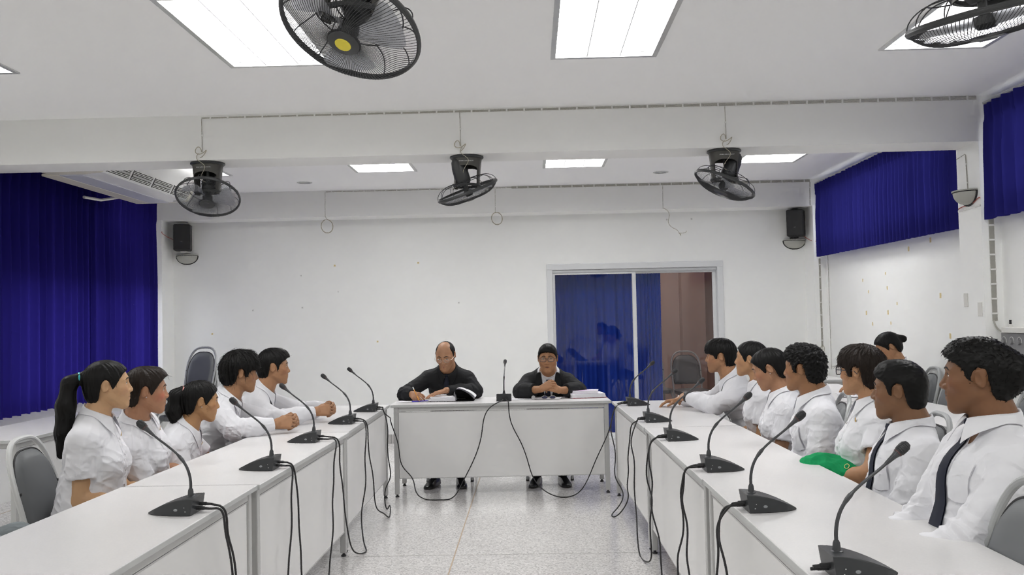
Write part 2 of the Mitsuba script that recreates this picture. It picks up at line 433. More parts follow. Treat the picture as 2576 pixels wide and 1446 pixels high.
# ------------------------------------------------------------------ recessed ceiling lights
def light_proto(gain):
    w, l = 0.58, 1.14                 # origin: centre of the opening, z = 0 at the ceiling
    out = []
    fr = sbox(-w / 2 - 0.022, -l / 2 - 0.022, w / 2 + 0.022, l / 2 + 0.022).difference(sbox(-w / 2 + 0.006, -l / 2 + 0.006, w / 2 - 0.006, l / 2 - 0.006))
    f = extrude(fr, 0.008)
    f.apply_translation([0, 0, -0.008])
    out.append(('frame', P(f, 'mat_lamp_metal', False)))
    s = [box(-w / 2, -w / 2 + 0.004, -l / 2, l / 2, 0, 0.10), box(w / 2 - 0.004, w / 2, -l / 2, l / 2, 0, 0.10),
         box(-w / 2, w / 2, -l / 2, -l / 2 + 0.004, 0, 0.10), box(-w / 2, w / 2, l / 2 - 0.004, l / 2, 0, 0.10), box(-w / 2, w / 2, -l / 2, l / 2, 0.10, 0.105)]
    out.append(('housing', P(cat(s), 'mat_lamp_metal', False)))
    for i in (0, 1):
        x = -w / 2 + w * (i + 1) / 3
        out.append(('divider' + ('' if not i else '_001'), P(box(x - 0.0025, x + 0.0025, -l / 2 + 0.004, l / 2 - 0.004, 0.0, 0.017), 'mat_blade_white', False)))
    c = 0
    for i in range(3):
        a = -w / 2 + w * i / 3 + 0.004
        b = -w / 2 + w * (i + 1) / 3 - 0.004
        for j in range(14):
            y = -l / 2 + 0.055 + (l - 0.11) * j / 13
            out.append(('louver' + (f'_{c:03d}' if c else ''), P(box(a, b, y - 0.0006, y + 0.0006, 0.006, 0.015), 'mat_blade_white', False)))
            c += 1
    for i, y in enumerate((-l / 2 + 0.028, l / 2 - 0.028)):
        out.append(('end_plate' + ('' if not i else '_001'), P(box(-w / 2 + 0.004, w / 2 - 0.004, y - 0.014, y + 0.014, 0.0155, 0.0165), 'mat_blade_white', False)))
    # the glowing sheet under the tubes (faces down)
    z = 0.018
    e = trimesh.Trimesh([[-w / 2 + .004, -l / 2 + .004, z], [-w / 2 + .004, l / 2 - .004, z], [w / 2 - .004, l / 2 - .004, z], [w / 2 - .004, -l / 2 + .004, z]], [[0, 1, 2], [0, 2, 3]])
    d = P(e, 'mat_emitter_body', False)
    d['emitter'] = {'type': 'area', 'radiance': rgb((LAMP * gain, LAMP * gain, LAMP * gain * 0.99))}
    out.append(('lamp_sheet', d))
    return out


LP = [light_proto(g) for g in (0.90, 1.27, 0.90, 0.95)]
seen = {(0, 0): 'recessed ceiling light with only its corner in view at the left edge of the photo', (1, 0): 'large lit ceiling light partly behind the fan with the yellow hub',
        (2, 0): 'large lit ceiling light at the top centre, above the middle fan', (3, 0): 'lit ceiling light behind the fan cut off by the right edge of the photo',
        (0, 1): 'lit ceiling light beside the air conditioner, behind the leftmost fan', (1, 1): 'small lit ceiling light between the leftmost and the middle fan',
        (2, 1): 'small lit ceiling light right of the middle fan', (3, 1): 'small lit ceiling light behind the fan in front of the blue valance'}
for i, (a, b) in enumerate(LX):
    for j, (c, d) in enumerate(LY):
        k = thing('ceiling_light', seen.get((i, j), 'fluorescent ceiling light behind the camera, ' + ('leftmost', 'second from the left', 'second from the right', 'rightmost')[i]), 'ceiling light', 'ceiling lights behind the camera' if j > 1 else 'recessed ceiling lights')
        place(k, LP[3 if (i, j) == (3, 1) else j], T4().translate([(a + b) / 2, (c + d) / 2, H]))
for (x, y), lb in zip(DOWN, ('small round downlight in the ceiling left of the middle fan', 'small round downlight in the ceiling left of the right fan')):
    k = thing('downlight', lb, 'ceiling light', 'round downlights')
    put('ring', xf(lathe([(0.058, 0.0), (0.058, -0.006), (0.078, -0.006), (0.083, -0.001), (0.083, 0.0)], 36), t=[x, y, H]), 'mat_lamp_metal', k)
    put('reflector', xf(lathe([(0.06, -0.001), (0.05, 0.05), (0.02, 0.08), (0, 0.08)], 36), t=[x, y, H]), 'mat_lamp_metal', k)
    put('bulb', xf(trimesh.creation.icosphere(2, 0.028), t=[x, y, H + 0.035]), 'mat_white', k, smooth=True)

# ------------------------------------------------------------------ curtains
def pleats(y0, y1, ztop, zbot, x, amp, wave, seed, head=0.10, gather=0.55, hem=0.03):
    """Pleated cloth hanging in the plane x, from y0 to y1; zbot may be a function of y."""
    n = int((y1 - y0) / wave * 22)
    s = np.linspace(0, 1, n)
    zz = np.concatenate([[0, 0.012], np.linspace(0.03, 0.16, 6), np.linspace(0.2, 1, 22)])
    rs = np.random.default_rng(seed)
    ph = np.cumsum(0.55 + 0.9 * meshkit.noise(np.stack([s * (y1 - y0) / wave * 0.8, 0 * s, 0 * s + seed], -1)))
    ph = ph / ph[-1] * 2 * math.pi * (y1 - y0) / wave
    am = 0.45 + 0.9 * meshkit.noise(np.stack([s * (y1 - y0) / wave * 0.9, 0 * s + 3.3, 0 * s + seed], -1))
    V, UV = [], []
    for t in zz:
        a = amp * (0.40 + 0.60 * min(1, max(0.0, (t - head) / 0.35)) if t > head * 0.7 else 0.55)
        drift = 0.5 * (meshkit.noise(np.stack([s * (y1 - y0) * 2.2, 0 * s + t * 1.6, 0 * s + seed + 9], -1)) - 0.5)
        w = ph + drift * t * 2.2
        off = a * am * (np.sin(w) + 0.35 * np.sin(2 * w + 0.6 + t))
        if t < 0.16:
            off = off + amp * 0.35 * np.sin(ph * 2.0)
        zb = zbot(y0 + s * (y1 - y0)) if callable(zbot) else zbot
        z = ztop + (zb - ztop) * t
        if t > 0.97:
            z = z + 0.006 * np.sin(ph * 1.0 + 1)
        y = y0 + s * (y1 - y0) + 0.35 * a * am * np.cos(w)
        V.append(np.stack([x + off, y, np.broadcast_to(z, s.shape)], -1))
    V = np.array(V)
    r, c = len(zz), n
    i, j = np.meshgrid(np.arange(r - 1), np.arange(c - 1), indexing='ij')
    q = np.stack([i * c + j, i * c + j + 1, (i + 1) * c + j + 1, (i + 1) * c + j], -1).reshape(-1, 4)
    return trimesh.Trimesh(V.reshape(-1, 3), np.vstack([q[:, [0, 1, 2]], q[:, [0, 2, 3]]]), process=False)


def curtain(label, y0, y1, zt, zb, x, amp, wave, seed, m='mat_curtain', group=None):
    k = thing('curtain', label, 'curtain', group)
    put('cloth', pleats(y0, y1, zt, zb, x, amp, wave, seed), m, k, smooth=True)
    s = -1 if x > 0 else 1
    put('rail', box(x - 0.01, x + 0.01, y0, y1, zt + 0.002, zt + 0.016), 'mat_alu', k, smooth=False)
    return k


curtain('long blue pleated curtain nearest the left edge of the photo', 6.66, 8.525, 2.92, lambda y: 0.735 + 0.01 * (y - 7), -4.13, 0.036, 0.135, 3, group='long blue curtains on the left wall')
curtain('long blue pleated curtain ending beside the left corner of the far wall', 8.50, 10.22, 2.92, 0.722, -4.20, 0.034, 0.125, 8, group='long blue curtains on the left wall')
curtain('short blue pleated valance between the far wall and the pillar on the right', 6.97, 10.40, 2.885, lambda y: 2.055 + 0.006 * (y - 8.5), 3.243, 0.026, 0.098, 12, m='mat_valance', group='short blue valances on the right wall')
curtain('short blue pleated valance cut off by the right edge of the photo', 3.1, 6.57, 2.89, 2.07, 3.26, 0.032, 0.16, 17, m='mat_valance', group='short blue valances on the right wall')
# behind the glass door the cloth hangs in the xz plane: build in y, then turn
for lb, a, b, yy, sd, cm in (('blue curtain behind the left pane of the sliding glass door', -0.1, 1.22, YW + 0.40, 21, 'mat_curtain_far'),
                             ('narrow gathered blue curtain behind the right pane of the sliding glass door', 1.20, 1.575, YW + 0.33, 25, 'mat_curtain_far')):
    k = thing('curtain', lb, 'curtain', 'blue curtains behind the glass door')
    c = pleats(a, b, 2.25, 0.04, 0.0, 0.028 if b - a > 1 else 0.02, 0.12 if b - a > 1 else 0.05, sd)
    v = c.vertices.copy()
    c.vertices = np.stack([v[:, 1], yy + v[:, 0], v[:, 2]], -1)
    put('cloth', c, cm, k, smooth=True)
    put('rail', box(a, b, yy - 0.01, yy + 0.01, 2.252, 2.265), 'mat_alu', k, smooth=False)
# ------------------------------------------------------------------ tables
def table_proto(L=1.80, D=0.58):
    """Front (with the modesty panel) faces -y; corner of the top at the origin."""
    o = []
    o.append(('tabletop', P(box(0, L, 0, D, 0.727, 0.75, 0.003), 'mat_tabletop')))
    e = [box(-0.0015, L + 0.0015, -0.0015, 0.001, 0.729, 0.748, 0.001), box(-0.0015, L + 0.0015, D - 0.001, D + 0.0015, 0.729, 0.748, 0.001),
         box(-0.0015, 0.001, 0, D, 0.729, 0.748, 0.001), box(L - 0.001, L + 0.0015, 0, D, 0.729, 0.748, 0.001)]
    o.append(('edge_band', P(cat(e), 'mat_edge', False)))
    a = 0.022
    c = 0
    for x in (a, L - a - 0.036):
        for y in (0.018, D - 0.054):
            nm = '' if not c else f'_{c:03d}'
            o.append(('leg' + nm, P(box(x, x + 0.036, y, y + 0.036, 0.022, 0.727, 0.003), 'mat_steel_grey')))
            f = lathe([(0, 0), (0.015, 0), (0.016, 0.008), (0.008, 0.011), (0.008, 0.024), (0, 0.024)], 16)
            f.apply_translation([x + 0.018, y + 0.018, 0])
            o.append((f'leg{nm}__glide', P(f, 'mat_rubber')))
            c += 1
    ap = [box(a + 0.036, L - a - 0.036, 0.022, 0.044, 0.693, 0.727, 0.002), box(a + 0.036, L - a - 0.036, D - 0.048, D - 0.026, 0.693, 0.727, 0.002),
          box(a + 0.006, a + 0.028, 0.05, D - 0.05, 0.693, 0.727, 0.002), box(L - a - 0.028, L - a - 0.006, 0.05, D - 0.05, 0.693, 0.727, 0.002)]
    for i, m in enumerate(ap):
        o.append(('apron' + (f'_{i:03d}' if i else ''), P(m, 'mat_steel_grey')))
    o.append(('modesty_panel', P(box(a + 0.038, L - a - 0.038, 0.028, 0.042, 0.15, 0.689, 0.002), 'mat_panel')))
    o.append(('panel_trim', P(cat(box(a + 0.036, L - a - 0.036, 0.025, 0.0285, 0.684, 0.690), box(a + 0.036, L - a - 0.036, 0.025, 0.0285, 0.147, 0.153)), 'mat_steel_grey', False)))
    return o


TP = table_proto()
TABLES = [('long white table facing the camera at the far end, where two men in black sit', -1.165, 7.473, 1.36),
          ('white table of the left row, the farthest from the camera', -1.156, 5.708, 90.71),
          ('white table of the left row, the middle one', -1.164, 3.878, 89.36),
          ('white table of the left row, cut off by the bottom left of the photo', -1.172, 2.07, 90.0),
          ('white table of the right row, the farthest from the camera', 0.633, 7.442, -88.81),
          ('white table of the right row, the middle one', 0.675, 5.628, -89.6),
          ('white table of the right row, cut off by the bottom right of the photo', 0.693, 3.834, -89.7),
          ('white table standing below the long blue curtains behind the left row', -3.165, 5.575, 90.0),
          ('white table behind the right row at which a person with black hair sits', 2.90, 8.85, -90.0),
          ('white table beside the right wall behind the two students with ties', 2.335, 7.0, -87.5),
          ('white table crosswise before the right corner of the far wall', 2.53, 9.40, 1.5)]
for i, (lb, x, y, a) in enumerate(TABLES):
    L2 = None
    k = thing('table', lb, 'table', 'white tables of the left row' if 1 <= i <= 3 else 'white tables of the right row' if 4 <= i <= 6 else 'white side tables' if i > 6 else None)
    if i == 8:
        place(k, table_proto(1.80, 0.56), rotz(2.34, 8.84, 0, -90))
    elif i == 10:
        place(k, table_proto(0.68, 0.55), rotz(x, y, 0, a))
    else:
        place(k, TP, rotz(x, y, 0, a))

# ------------------------------------------------------------------ chairs
def chair_proto(arch=0.955, w=0.40, light=False):
    """Banquet chair, seat facing +y, centre of the seat at the origin."""
    fm = 'mat_frame_light' if light else 'mat_frame_grey'
    o = []
    seat = []
    pts = []
    for r, z in ((0.0, 0.41), (0.012, 0.425), (0.012, 0.455), (0.0, 0.468), (-0.03, 0.474)):
        for i in range(40):
            t = i / 40 * 2 * math.pi
            c, s = math.cos(t), math.sin(t)
            q = 0.45
            pts.append([(0.205 + r) * math.copysign(abs(c) ** q, c) * (1 + 0.05 * s), (0.205 + r) * math.copysign(abs(s) ** q, s), z])
    o.append(('seat', P(hull(pts), 'mat_vinyl', 40)))

    def back(u, t):                        # u across (-1..1), t up (0..1): the arched backrest, leaning back
        z = 0.50 + t * (arch - 0.02 - 0.50)
        return z, -0.20 - 0.10 * t - 0.03 * t * t

    # frame: arch tube
    def arch_pts(dw, dz, z0):
        p = []
        h = arch - dz
        for i in range(37):
            t = i / 36 * math.pi
            c, s = math.cos(t), math.sin(t)
            z = (h - 0.24) + 0.24 * max(0, s) ** 0.85
            p.append([-(w / 2 - dw) * math.copysign(abs(c) ** 0.62, c), 0, z])
        q = [[-(w / 2 - dw) * 0.93, 0, z0]] + [[-(w / 2 - dw) * (0.93 + 0.07 * k / 6), 0, z0 + (h - 0.24 - z0) * k / 6] for k in range(1, 6)]
        p = q + p + [[-a, b, c] for a, b, c in q[::-1]]
        p = np.array(p)
        tt = (p[:, 2] - 0.45) / (arch - 0.45)
        p[:, 1] = -0.20 - 0.10 * tt - 0.03 * tt * tt
        return p
    fp = arch_pts(0, 0, 0.30)
    o.append(('back_frame', P(tube(fp, 0.0125, 10), fm)))
    pp = arch_pts(0.013, 0.050, 0.53)
    ring = Polygon([(a, c) for a, b, c in pp]).buffer(-0.006).buffer(0.006)

    def pad(poly, y0, y1, puff):
        m = extrude(poly, 1.0)
        v = m.vertices.copy()
        return m, v
    shells = []
    rs = np.linspace(0, 1, 10)
    c0 = np.array([0, 0.70])
    front, backv = [], []
    ptsx = pp[:, [0, 2]]
    for r in rs:
        front.append(c0 + (ptsx - c0) * (1 - r))
    V = []
    N = len(ptsx)

    def bk(z):
        t = (z - 0.45) / (arch - 0.45)
        return -0.20 - 0.10 * t - 0.03 * t * t
    for sgn, hgt in ((1, 0.030), (-1, 0.012)):
        for r in rs:
            q = c0 + (ptsx - c0) * (1 - r)
            h = hgt * (1 - (1 - r) ** 6) ** 0.5
            V.append(np.stack([q[:, 0], bk(q[:, 1]) + sgn * h, q[:, 1]], -1))
    V = np.array(V).reshape(-1, 3)
    F = []
    R = len(rs)
    for s in (0, 1):
        for i in range(R - 1):
            for j in range(N):
                a, b = s * R * N + i * N + j, s * R * N + i * N + (j + 1) % N
                c, d = a + N, b + N
                F += [[a, c, b], [b, c, d]] if s else [[a, b, c], [b, d, c]]
    pm = trimesh.Trimesh(V, F, process=False)
    pm.merge_vertices(digits_vertex=5)
    pm.update_faces(pm.nondegenerate_faces())
    pm.fix_normals()
    o.append(('backrest', P(pm, 'mat_vinyl', 50)))
    loop = np.array([[a, bk(c) + 0.0, c] for a, b, c in pp])
    o.append(('backrest__piping', P(tube(np.vstack([loop, loop[:1]]), 0.005, 6), 'mat_rubber')))
    for i, s in enumerate((-1, 1)):
        q = spline([[s * 0.186, bk(0.34), 0.34], [s * 0.188, -0.17, 0.22], [s * 0.192, -0.215, 0.012]], 12)
        o.append(('leg' + (f'_{i:03d}' if i else ''), P(cat(tube(q, 0.0115, 8)), fm)))
        o.append(('leg' + (f'_{i:03d}' if i else '') + '__foot', P(tube([[q[-1][0], q[-1][1], 0.035], [q[-1][0], q[-1][1], 0]], 0.0145, 8), 'mat_rubber')))
    for i, s in enumerate((-1, 1)):
        q = spline([[s * 0.188, -0.17, 0.40], [s * 0.19, 0.16, 0.40], [s * 0.192, 0.195, 0.37], [s * 0.197, 0.215, 0.012]], 20)
        o.append((f'leg_{i + 2:03d}', P(tube(q, 0.0115, 8), fm)))
        o.append((f'leg_{i + 2:03d}__foot', P(tube([[q[-1][0], q[-1][1], 0.035], [q[-1][0], q[-1][1], 0]], 0.0145, 8), 'mat_rubber')))
    o.append(('stretcher', P(cat(tube([[-0.19, -0.185, 0.26], [0.19, -0.185, 0.26]], 0.009, 8), tube([[-0.188, 0.0, 0.40], [0.188, 0.0, 0.40]], 0.009, 8)), fm)))
    for i, s in enumerate((-1, 1)):
        o.append(('bolt' + (f'_{i:03d}' if i else ''), P(box(s * 0.196 - 0.006, s * 0.196 + 0.006, bk(0.70) + 0.010, bk(0.70) + 0.016, 0.694, 0.706, 0.002), 'mat_rubber')))
    return o


CP = chair_proto()
CPL = chair_proto(0.925, 0.42, True)


def chair(label, x, y, az, z=0, proto=None, group=None):
    """az: the way the seat faces, clockwise from +y."""
    k = thing('chair', label, 'chair', group)
    place(k, proto or CP, rotz(x, y, z, -az))
    return k


# ------------------------------------------------------------------ table microphones
def mic_proto():
    """Tip of the base towards +y (to the speaker), rear edge at y = 0."""
    o = []
    pts = []
    Lb = 0.165
    for t in np.linspace(0, 1, 12):
        y = t * Lb
        wv = 0.052 * (1 - t ** 2.2) ** 0.6 + 0.010
        hv = 0.052 * (1 - t ** 1.7) + 0.010
        yy = y
        for s in (-1, 1):
            pts += [[s * wv, yy, 0.002], [s * (wv - 0.003), yy, 0.0], [s * (wv - 0.004), yy + (0.0 if t else -0.010), hv], [s * (wv - 0.001), yy + (0.0 if t else -0.009), hv - 0.004]]
    pts += [[-0.010, Lb + 0.006, 0.006], [0.010, Lb + 0.006, 0.006], [-0.008, Lb + 0.006, 0.001], [0.008, Lb + 0.006, 0.001]]
    o.append(('base', P(hull(pts), 'mat_mic_body', 30)))
    o.append(('socket', P(xf(lathe([(0, 0), (0.0165, 0), (0.0165, 0.003), (0.011, 0.005), (0.009, 0.024), (0.0065, 0.030), (0, 0.030)], 20), t=[0, 0.020, 0.058]), 'mat_mic_metal')))
    neck = spline([[0, 0.020, 0.085], [0, 0.021, 0.120], [0, 0.034, 0.165], [0, 0.062, 0.205], [0, 0.105, 0.243], [0, 0.160, 0.287]], 40)
    r = np.interp(np.arange(40), [0, 15, 17, 19, 21, 39], [0.0052, 0.0050, 0.0066, 0.0066, 0.0042, 0.0040])
    o.append(('gooseneck', P(tube(neck, r, 10), 'mat_mic_metal')))
    d = neck[-1] - neck[-3]
    d /= np.linalg.norm(d)
    R = frame_z(d, (1, 0, 0))
    bod = lathe([(0, -0.01), (0.0045, -0.01), (0.0075, 0.02), (0.0105, 0.032), (0, 0.032)], 20)
    ring = lathe([(0.0106, 0.0315), (0.0118, 0.0315), (0.0118, 0.0345), (0.0106, 0.0345), (0.0106, 0.0315)], 20)
    gr = lathe([(0, 0.034), (0.0115, 0.034), (0.0136, 0.042), (0.0142, 0.052), (0.0128, 0.062), (0.008, 0.069), (0, 0.071)], 20)
    o.append(('capsule', P(xf(bod, R, neck[-1]), 'mat_mic_metal')))
    o.append(('capsule__ring', P(xf(ring, R, neck[-1]), 'mat_led_ring')))
    ribs = [tube([[0.0138 * math.cos(a), 0.0138 * math.sin(a), z] for a in np.linspace(0, 2 * math.pi, 21)[:-1]], 0.0006, 4, closed=True) for z in (0.040, 0.045, 0.050, 0.055, 0.060)]
    o.append(('grille', P(xf(cat(gr, ribs), R, neck[-1]), 'mat_mic_grille')))
    for i, (x, z) in enumerate(((0.020, 0.030), (-0.002, 0.018))):
        o.append(('plug' + (f'_{i:03d}' if i else ''), P(cat(tube([[x, 0.0, z], [x, -0.030, z - 0.001]], 0.0065, 10), tube([[x, -0.024, z - 0.001], [x, -0.048, z - 0.003]], [0.0052, 0.0042], 10)), 'mat_cable')))
    for i, s in enumerate((-1, 1)):
        o.append(('side_button' + (f'_{i:03d}' if i else ''), P(xf(trimesh.creation.icosphere(2, 1.0), np.diag([0.0015, 0.009, 0.005]), [s * 0.0585, 0.052, 0.022]), 'mat_button_lens', True)))
        o.append(('screw' + (f'_{i:03d}' if i else ''), P(cat(xf(trimesh.creation.icosphere(1, 0.0022), t=[s * 0.0608, 0.018, 0.016]), xf(trimesh.creation.icosphere(1, 0.0018), t=[s * 0.0602, 0.022, 0.030])), 'mat_print', True)))
    tx = cat([box(-0.038 + i * 0.0075, -0.038 + i * 0.0075 + 0.005, -0.0062, -0.0048, 0.050, 0.0545) for i in range(10)], [box(0.004 + i * 0.012, 0.008 + i * 0.012, -0.0035, -0.0015, 0.038, 0.041) for i in range(3)])
    o.append(('print', P(tx, 'mat_print', False)))
    return o


MP = mic_proto()
MICL = [(-1.225, 3.310), (-1.208, 4.280), (-1.238, 5.238), (-1.212, 6.160), (-1.198, 6.975)]
MICR = [(0.725, 3.207), (0.738, 4.033), (0.722, 5.041), (0.716, 5.940), (0.720, 7.071)]
WL = ['nearest the camera', 'second from the camera', 'third from the camera', 'fourth from the camera', 'farthest from the camera']
WR = ['second from the camera', 'third from the camera', 'fourth from the camera', 'fifth from the camera', 'farthest from the camera']
KM = []
for (x, y), wv in zip(MICL, WL):
    k = thing('microphone', f'black gooseneck table microphone on the left row of tables, {wv}', 'microphone', 'gooseneck microphones on the left tables')
    place(k, MP, rotz(x, y, 0.75, 90))
for (x, y), wv in zip(MICR, WR):
    k = thing('microphone', f'black gooseneck table microphone on the right row of tables, {wv}', 'microphone', 'gooseneck microphones on the right tables')
    place(k, MP, rotz(x, y, 0.75, -90))
k = thing('microphone', 'black gooseneck table microphone whose base is cut off by the bottom edge of the photo', 'microphone', 'gooseneck microphones on the right tables')
place(k, MP, rotz(0.752, 2.40, 0.75, -90))
k = thing('microphone', 'black gooseneck table microphone on the far table between the two men in black', 'microphone')
place(k, MP, rotz(-0.245, 7.625, 0.75, -3))


def cable(label, pts, r=0.0042, n=60, group='black microphone cables'):
    k = thing('microphone_cable', label, 'cable', group)
    put('cord', tube(spline(pts, n), r, 7), 'mat_cable', k, smooth=True)
    return k
CABLES_HERE = 1

# ------------------------------------------------------------------ orbit fans
def fan(label, x, y, zc, axis, badge=None, spin=0.0, ztop=2.632, R=0.228):
    k = thing('orbit_fan', label, 'fan', 'black ceiling orbit fans')
    # bracket: round top plate, tapering skirt with two legs
    top = lathe([(0, 0), (0.122, 0), (0.125, -0.010), (0.118, -0.018), (0, -0.018)], 40)
    put('top_plate', xf(top, t=[x, y, ztop]), 'mat_fan_dark', k)
    prof = np.array([(0.108, -0.016), (0.100, -0.070), (0.092, -0.16), (0.094, -0.205)])
    V, F = [], []
    n = 120
    # skirt as a shell with two arched openings front and back
    outer = []
    zz = np.concatenate([np.linspace(-0.016, -0.07, 8), np.linspace(-0.0725, -0.235, 48)])
    def rad(z):
        return np.interp(-z, [0.016, 0.07, 0.16, 0.24], [0.112, 0.105, 0.096, 0.094])
    ok = []
    for i, z in enumerate(zz):
        for j in range(n):
            t = j / n * 2 * math.pi
            V.append([rad(z) * math.cos(t), rad(z) * math.sin(t) * 0.9, z])
    def solid(z, t):
        a = abs(math.sin(t))                       # 1 at front and back
        if z > -0.075:
            return True
        open_half = math.acos(min(1, max(-1, 0.42)))
        ang = abs(((t % math.pi) - math.pi / 2))
        lim = 0.95 * (1 - max(0, (-0.105 - z) / -0.03) ** 2) ** 0.5 if z > -0.105 else 0.95
        return ang > lim
    for i in range(len(zz) - 1):
        for j in range(n):
            if solid((zz[i] + zz[i + 1]) / 2, (j + 0.5) / n * 2 * math.pi):
                a, b = i * n + j, i * n + (j + 1) % n
                F += [[a, a + n, b], [b, a + n, b + n]]
    sh = trimesh.Trimesh(V, F, process=False)
    inner = sh.copy()
    inner.vertices = inner.vertices * [0.95, 0.95, 1]
    inner.invert()
    put('bracket', xf(cat(sh, inner), t=[x, y, ztop]), 'mat_fan_bracket', k, smooth=True)
    ringp = [[0.094 * math.cos(t), 0.085 * math.sin(t), -0.215] for t in np.linspace(0, 2 * math.pi, 41)[:-1]]
    put('bracket_ring', xf(tube(ringp, 0.010, 8, closed=True), t=[x, y, ztop]), 'mat_fan_dark', k)
    tx = cat([box(-0.05 + i * 0.009, -0.045 + i * 0.009, -0.0985, -0.097, -0.048, -0.042) for i in range(12)])
    put('print', xf(tx, t=[x, y, ztop]), 'mat_print', k, smooth=False)
    pivot = np.array([x, y, ztop - 0.19])
    a = np.asarray(axis, float) / np.linalg.norm(axis)
    C = np.array([x, y, zc])
    Rm = frame_z(a, (0.3, 1, 0.1))
    pv = C - a * 0.16
    motor = lathe([(0, -0.150), (0.022, -0.150), (0.040, -0.130), (0.052, -0.08), (0.058, -0.02), (0.055, 0.03), (0.035, 0.055), (0, 0.055)], 28)
    put('motor', xf(motor, Rm, C - a * 0.095), 'mat_fan_dark', k)
    put('pivot', tube([pivot + [0, 0, 0.15], pivot + [0, 0, 0.06], C - a * 0.2], 0.012, 8), 'mat_fan_dark', k)
    stem = lathe([(0, -0.05), (0.016, -0.05), (0.016, 0.0), (0.034, 0.004), (0.036, 0.03), (0.026, 0.045), (0, 0.048)], 24)
    put('blade_hub', xf(stem, Rm, C + a * 0.0), 'mat_fan_dark', k)
    for b in range(3):
        th0 = spin + b * 2 * math.pi / 3
        nu, nv = 14, 10
        V, F = [], []
        for i in range(nu):
            u = i / (nu - 1)
            r = 0.03 + u * 0.165
            w0 = 0.30 + 0.95 * u ** 0.6 * (1 - 0.35 * u ** 4)
            for j in range(nv):
                v = j / (nv - 1)
                th = th0 + (v - 0.42) * w0 * (1.0 if u < 0.97 else 0.85) + 0.25 * u
                V.append([r * math.cos(th), r * math.sin(th), 0.018 + (0.5 - v) * 0.045 * (1 - 0.3 * u)])
        for i in range(nu - 1):
            for j in range(nv - 1):
                q = i * nv + j
                F += [[q, q + nv, q + 1], [q + 1, q + nv, q + nv + 1]]
        put('blade', xf(trimesh.Trimesh(V, F, process=False), Rm, C), 'mat_blade', k, smooth=True)
    # guards: ring, dense front wires, sparse rear wires
    rp = [[R * math.cos(t), R * math.sin(t), 0] for t in np.linspace(0, 2 * math.pi, 73)[:-1]]
    hoop = cat(tube(rp, 0.0055, 8, closed=True), tube([[p[0], p[1], 0.012] for p in rp], 0.005, 8, closed=True), tube([[p[0] * 1.005, p[1] * 1.005, 0.006] for p in rp], 0.007, 8, closed=True))
    put('guard_ring', xf(hoop, Rm, C), 'mat_fan_dark', k)
    W = []
    nw = 110
    for i in range(nw):
        t0 = i / nw * 2 * math.pi
        p = []
        for s in np.linspace(0, 1, 11):
            r = 0.050 + (R - 0.050) * s
            z = 0.012 + 0.060 * (1 - s ** 3.5)
            t = t0 + 0.42 * (1 - s)
            p.append([r * math.cos(t), r * math.sin(t), z])
        W.append(tube(p, 0.0011, 4, cap=False))
    put('front_guard', xf(cat(W), Rm, C), 'mat_fan_wire', k, smooth=True)
    W = []
    for i in range(12):
        t0 = i / 12 * 2 * math.pi + 0.15
        p = [[0.075 * math.cos(t0 - 0.25), 0.075 * math.sin(t0 - 0.25), -0.075], [0.13 * math.cos(t0 - 0.15), 0.13 * math.sin(t0 - 0.15), -0.072],
             [0.195 * math.cos(t0), 0.195 * math.sin(t0), -0.052], [0.223 * math.cos(t0), 0.223 * math.sin(t0), -0.022], [R * math.cos(t0), R * math.sin(t0), 0]]
        W.append(tube(spline(p, 14), 0.0021, 5))
    for r, z in ((0.075, -0.075), (0.155, -0.067)):
        W.append(tube([[r * math.cos(t), r * math.sin(t), z] for t in np.linspace(0, 2 * math.pi, 49)[:-1]], 0.0024, 5, closed=True))
    put('rear_guard', xf(cat(W), Rm, C), 'mat_fan_wire', k, smooth=True)
    cap = lathe([(0, 0.079), (0.03, 0.079), (0.052, 0.074), (0.056, 0.066), (0.05, 0.064), (0, 0.064)], 40)
    put('hub_cap', xf(cap, Rm, C), 'mat_fan_dark', k)
    bd = lathe([(0, 0.0815), (0.026, 0.081), (0.027, 0.0785), (0, 0.0785)], 32)
    put('badge', xf(bd, Rm, C), badge or 'mat_fan_wire', k)
    # wire from the ceiling
    put('supply_wire', tube(spline([[x - 0.02, y - 0.13, ztop + 0.05], [x - 0.03, y - 0.135, ztop + 0.005], [x + 0.02, y - 0.125, ztop - 0.04], [x - 0.01, y - 0.10, ztop - 0.10], [x + 0.005, y - 0.05, ztop - 0.15]], 24), 0.0022, 5), 'mat_wire_tan', k, smooth=True)
    return k


fan('black orbit fan under the beam, leftmost of the row of three', -2.380, 6.72, 2.383, (0.05, -0.50, -0.87), spin=0.4)
fan('black orbit fan under the beam, middle of the row of three, tilted right', -0.455, 6.72, 2.385, (0.33, 0.22, -0.92), spin=1.1)
fan('black orbit fan under the beam, rightmost of the row of three, tilted left', 1.435, 6.72, 2.388, (-0.43, -0.04, -0.90), spin=0.2)
fan('large black orbit fan with a yellow hub badge at the top of the photo', -0.560, 2.895, 2.372, (-0.24, -0.42, -0.87), 'mat_yellow', spin=0.9)
fan('black orbit fan cut off by the top right corner of the photo', 1.450, 2.895, 2.355, (0.19, 0.13, -0.97), spin=2.0)

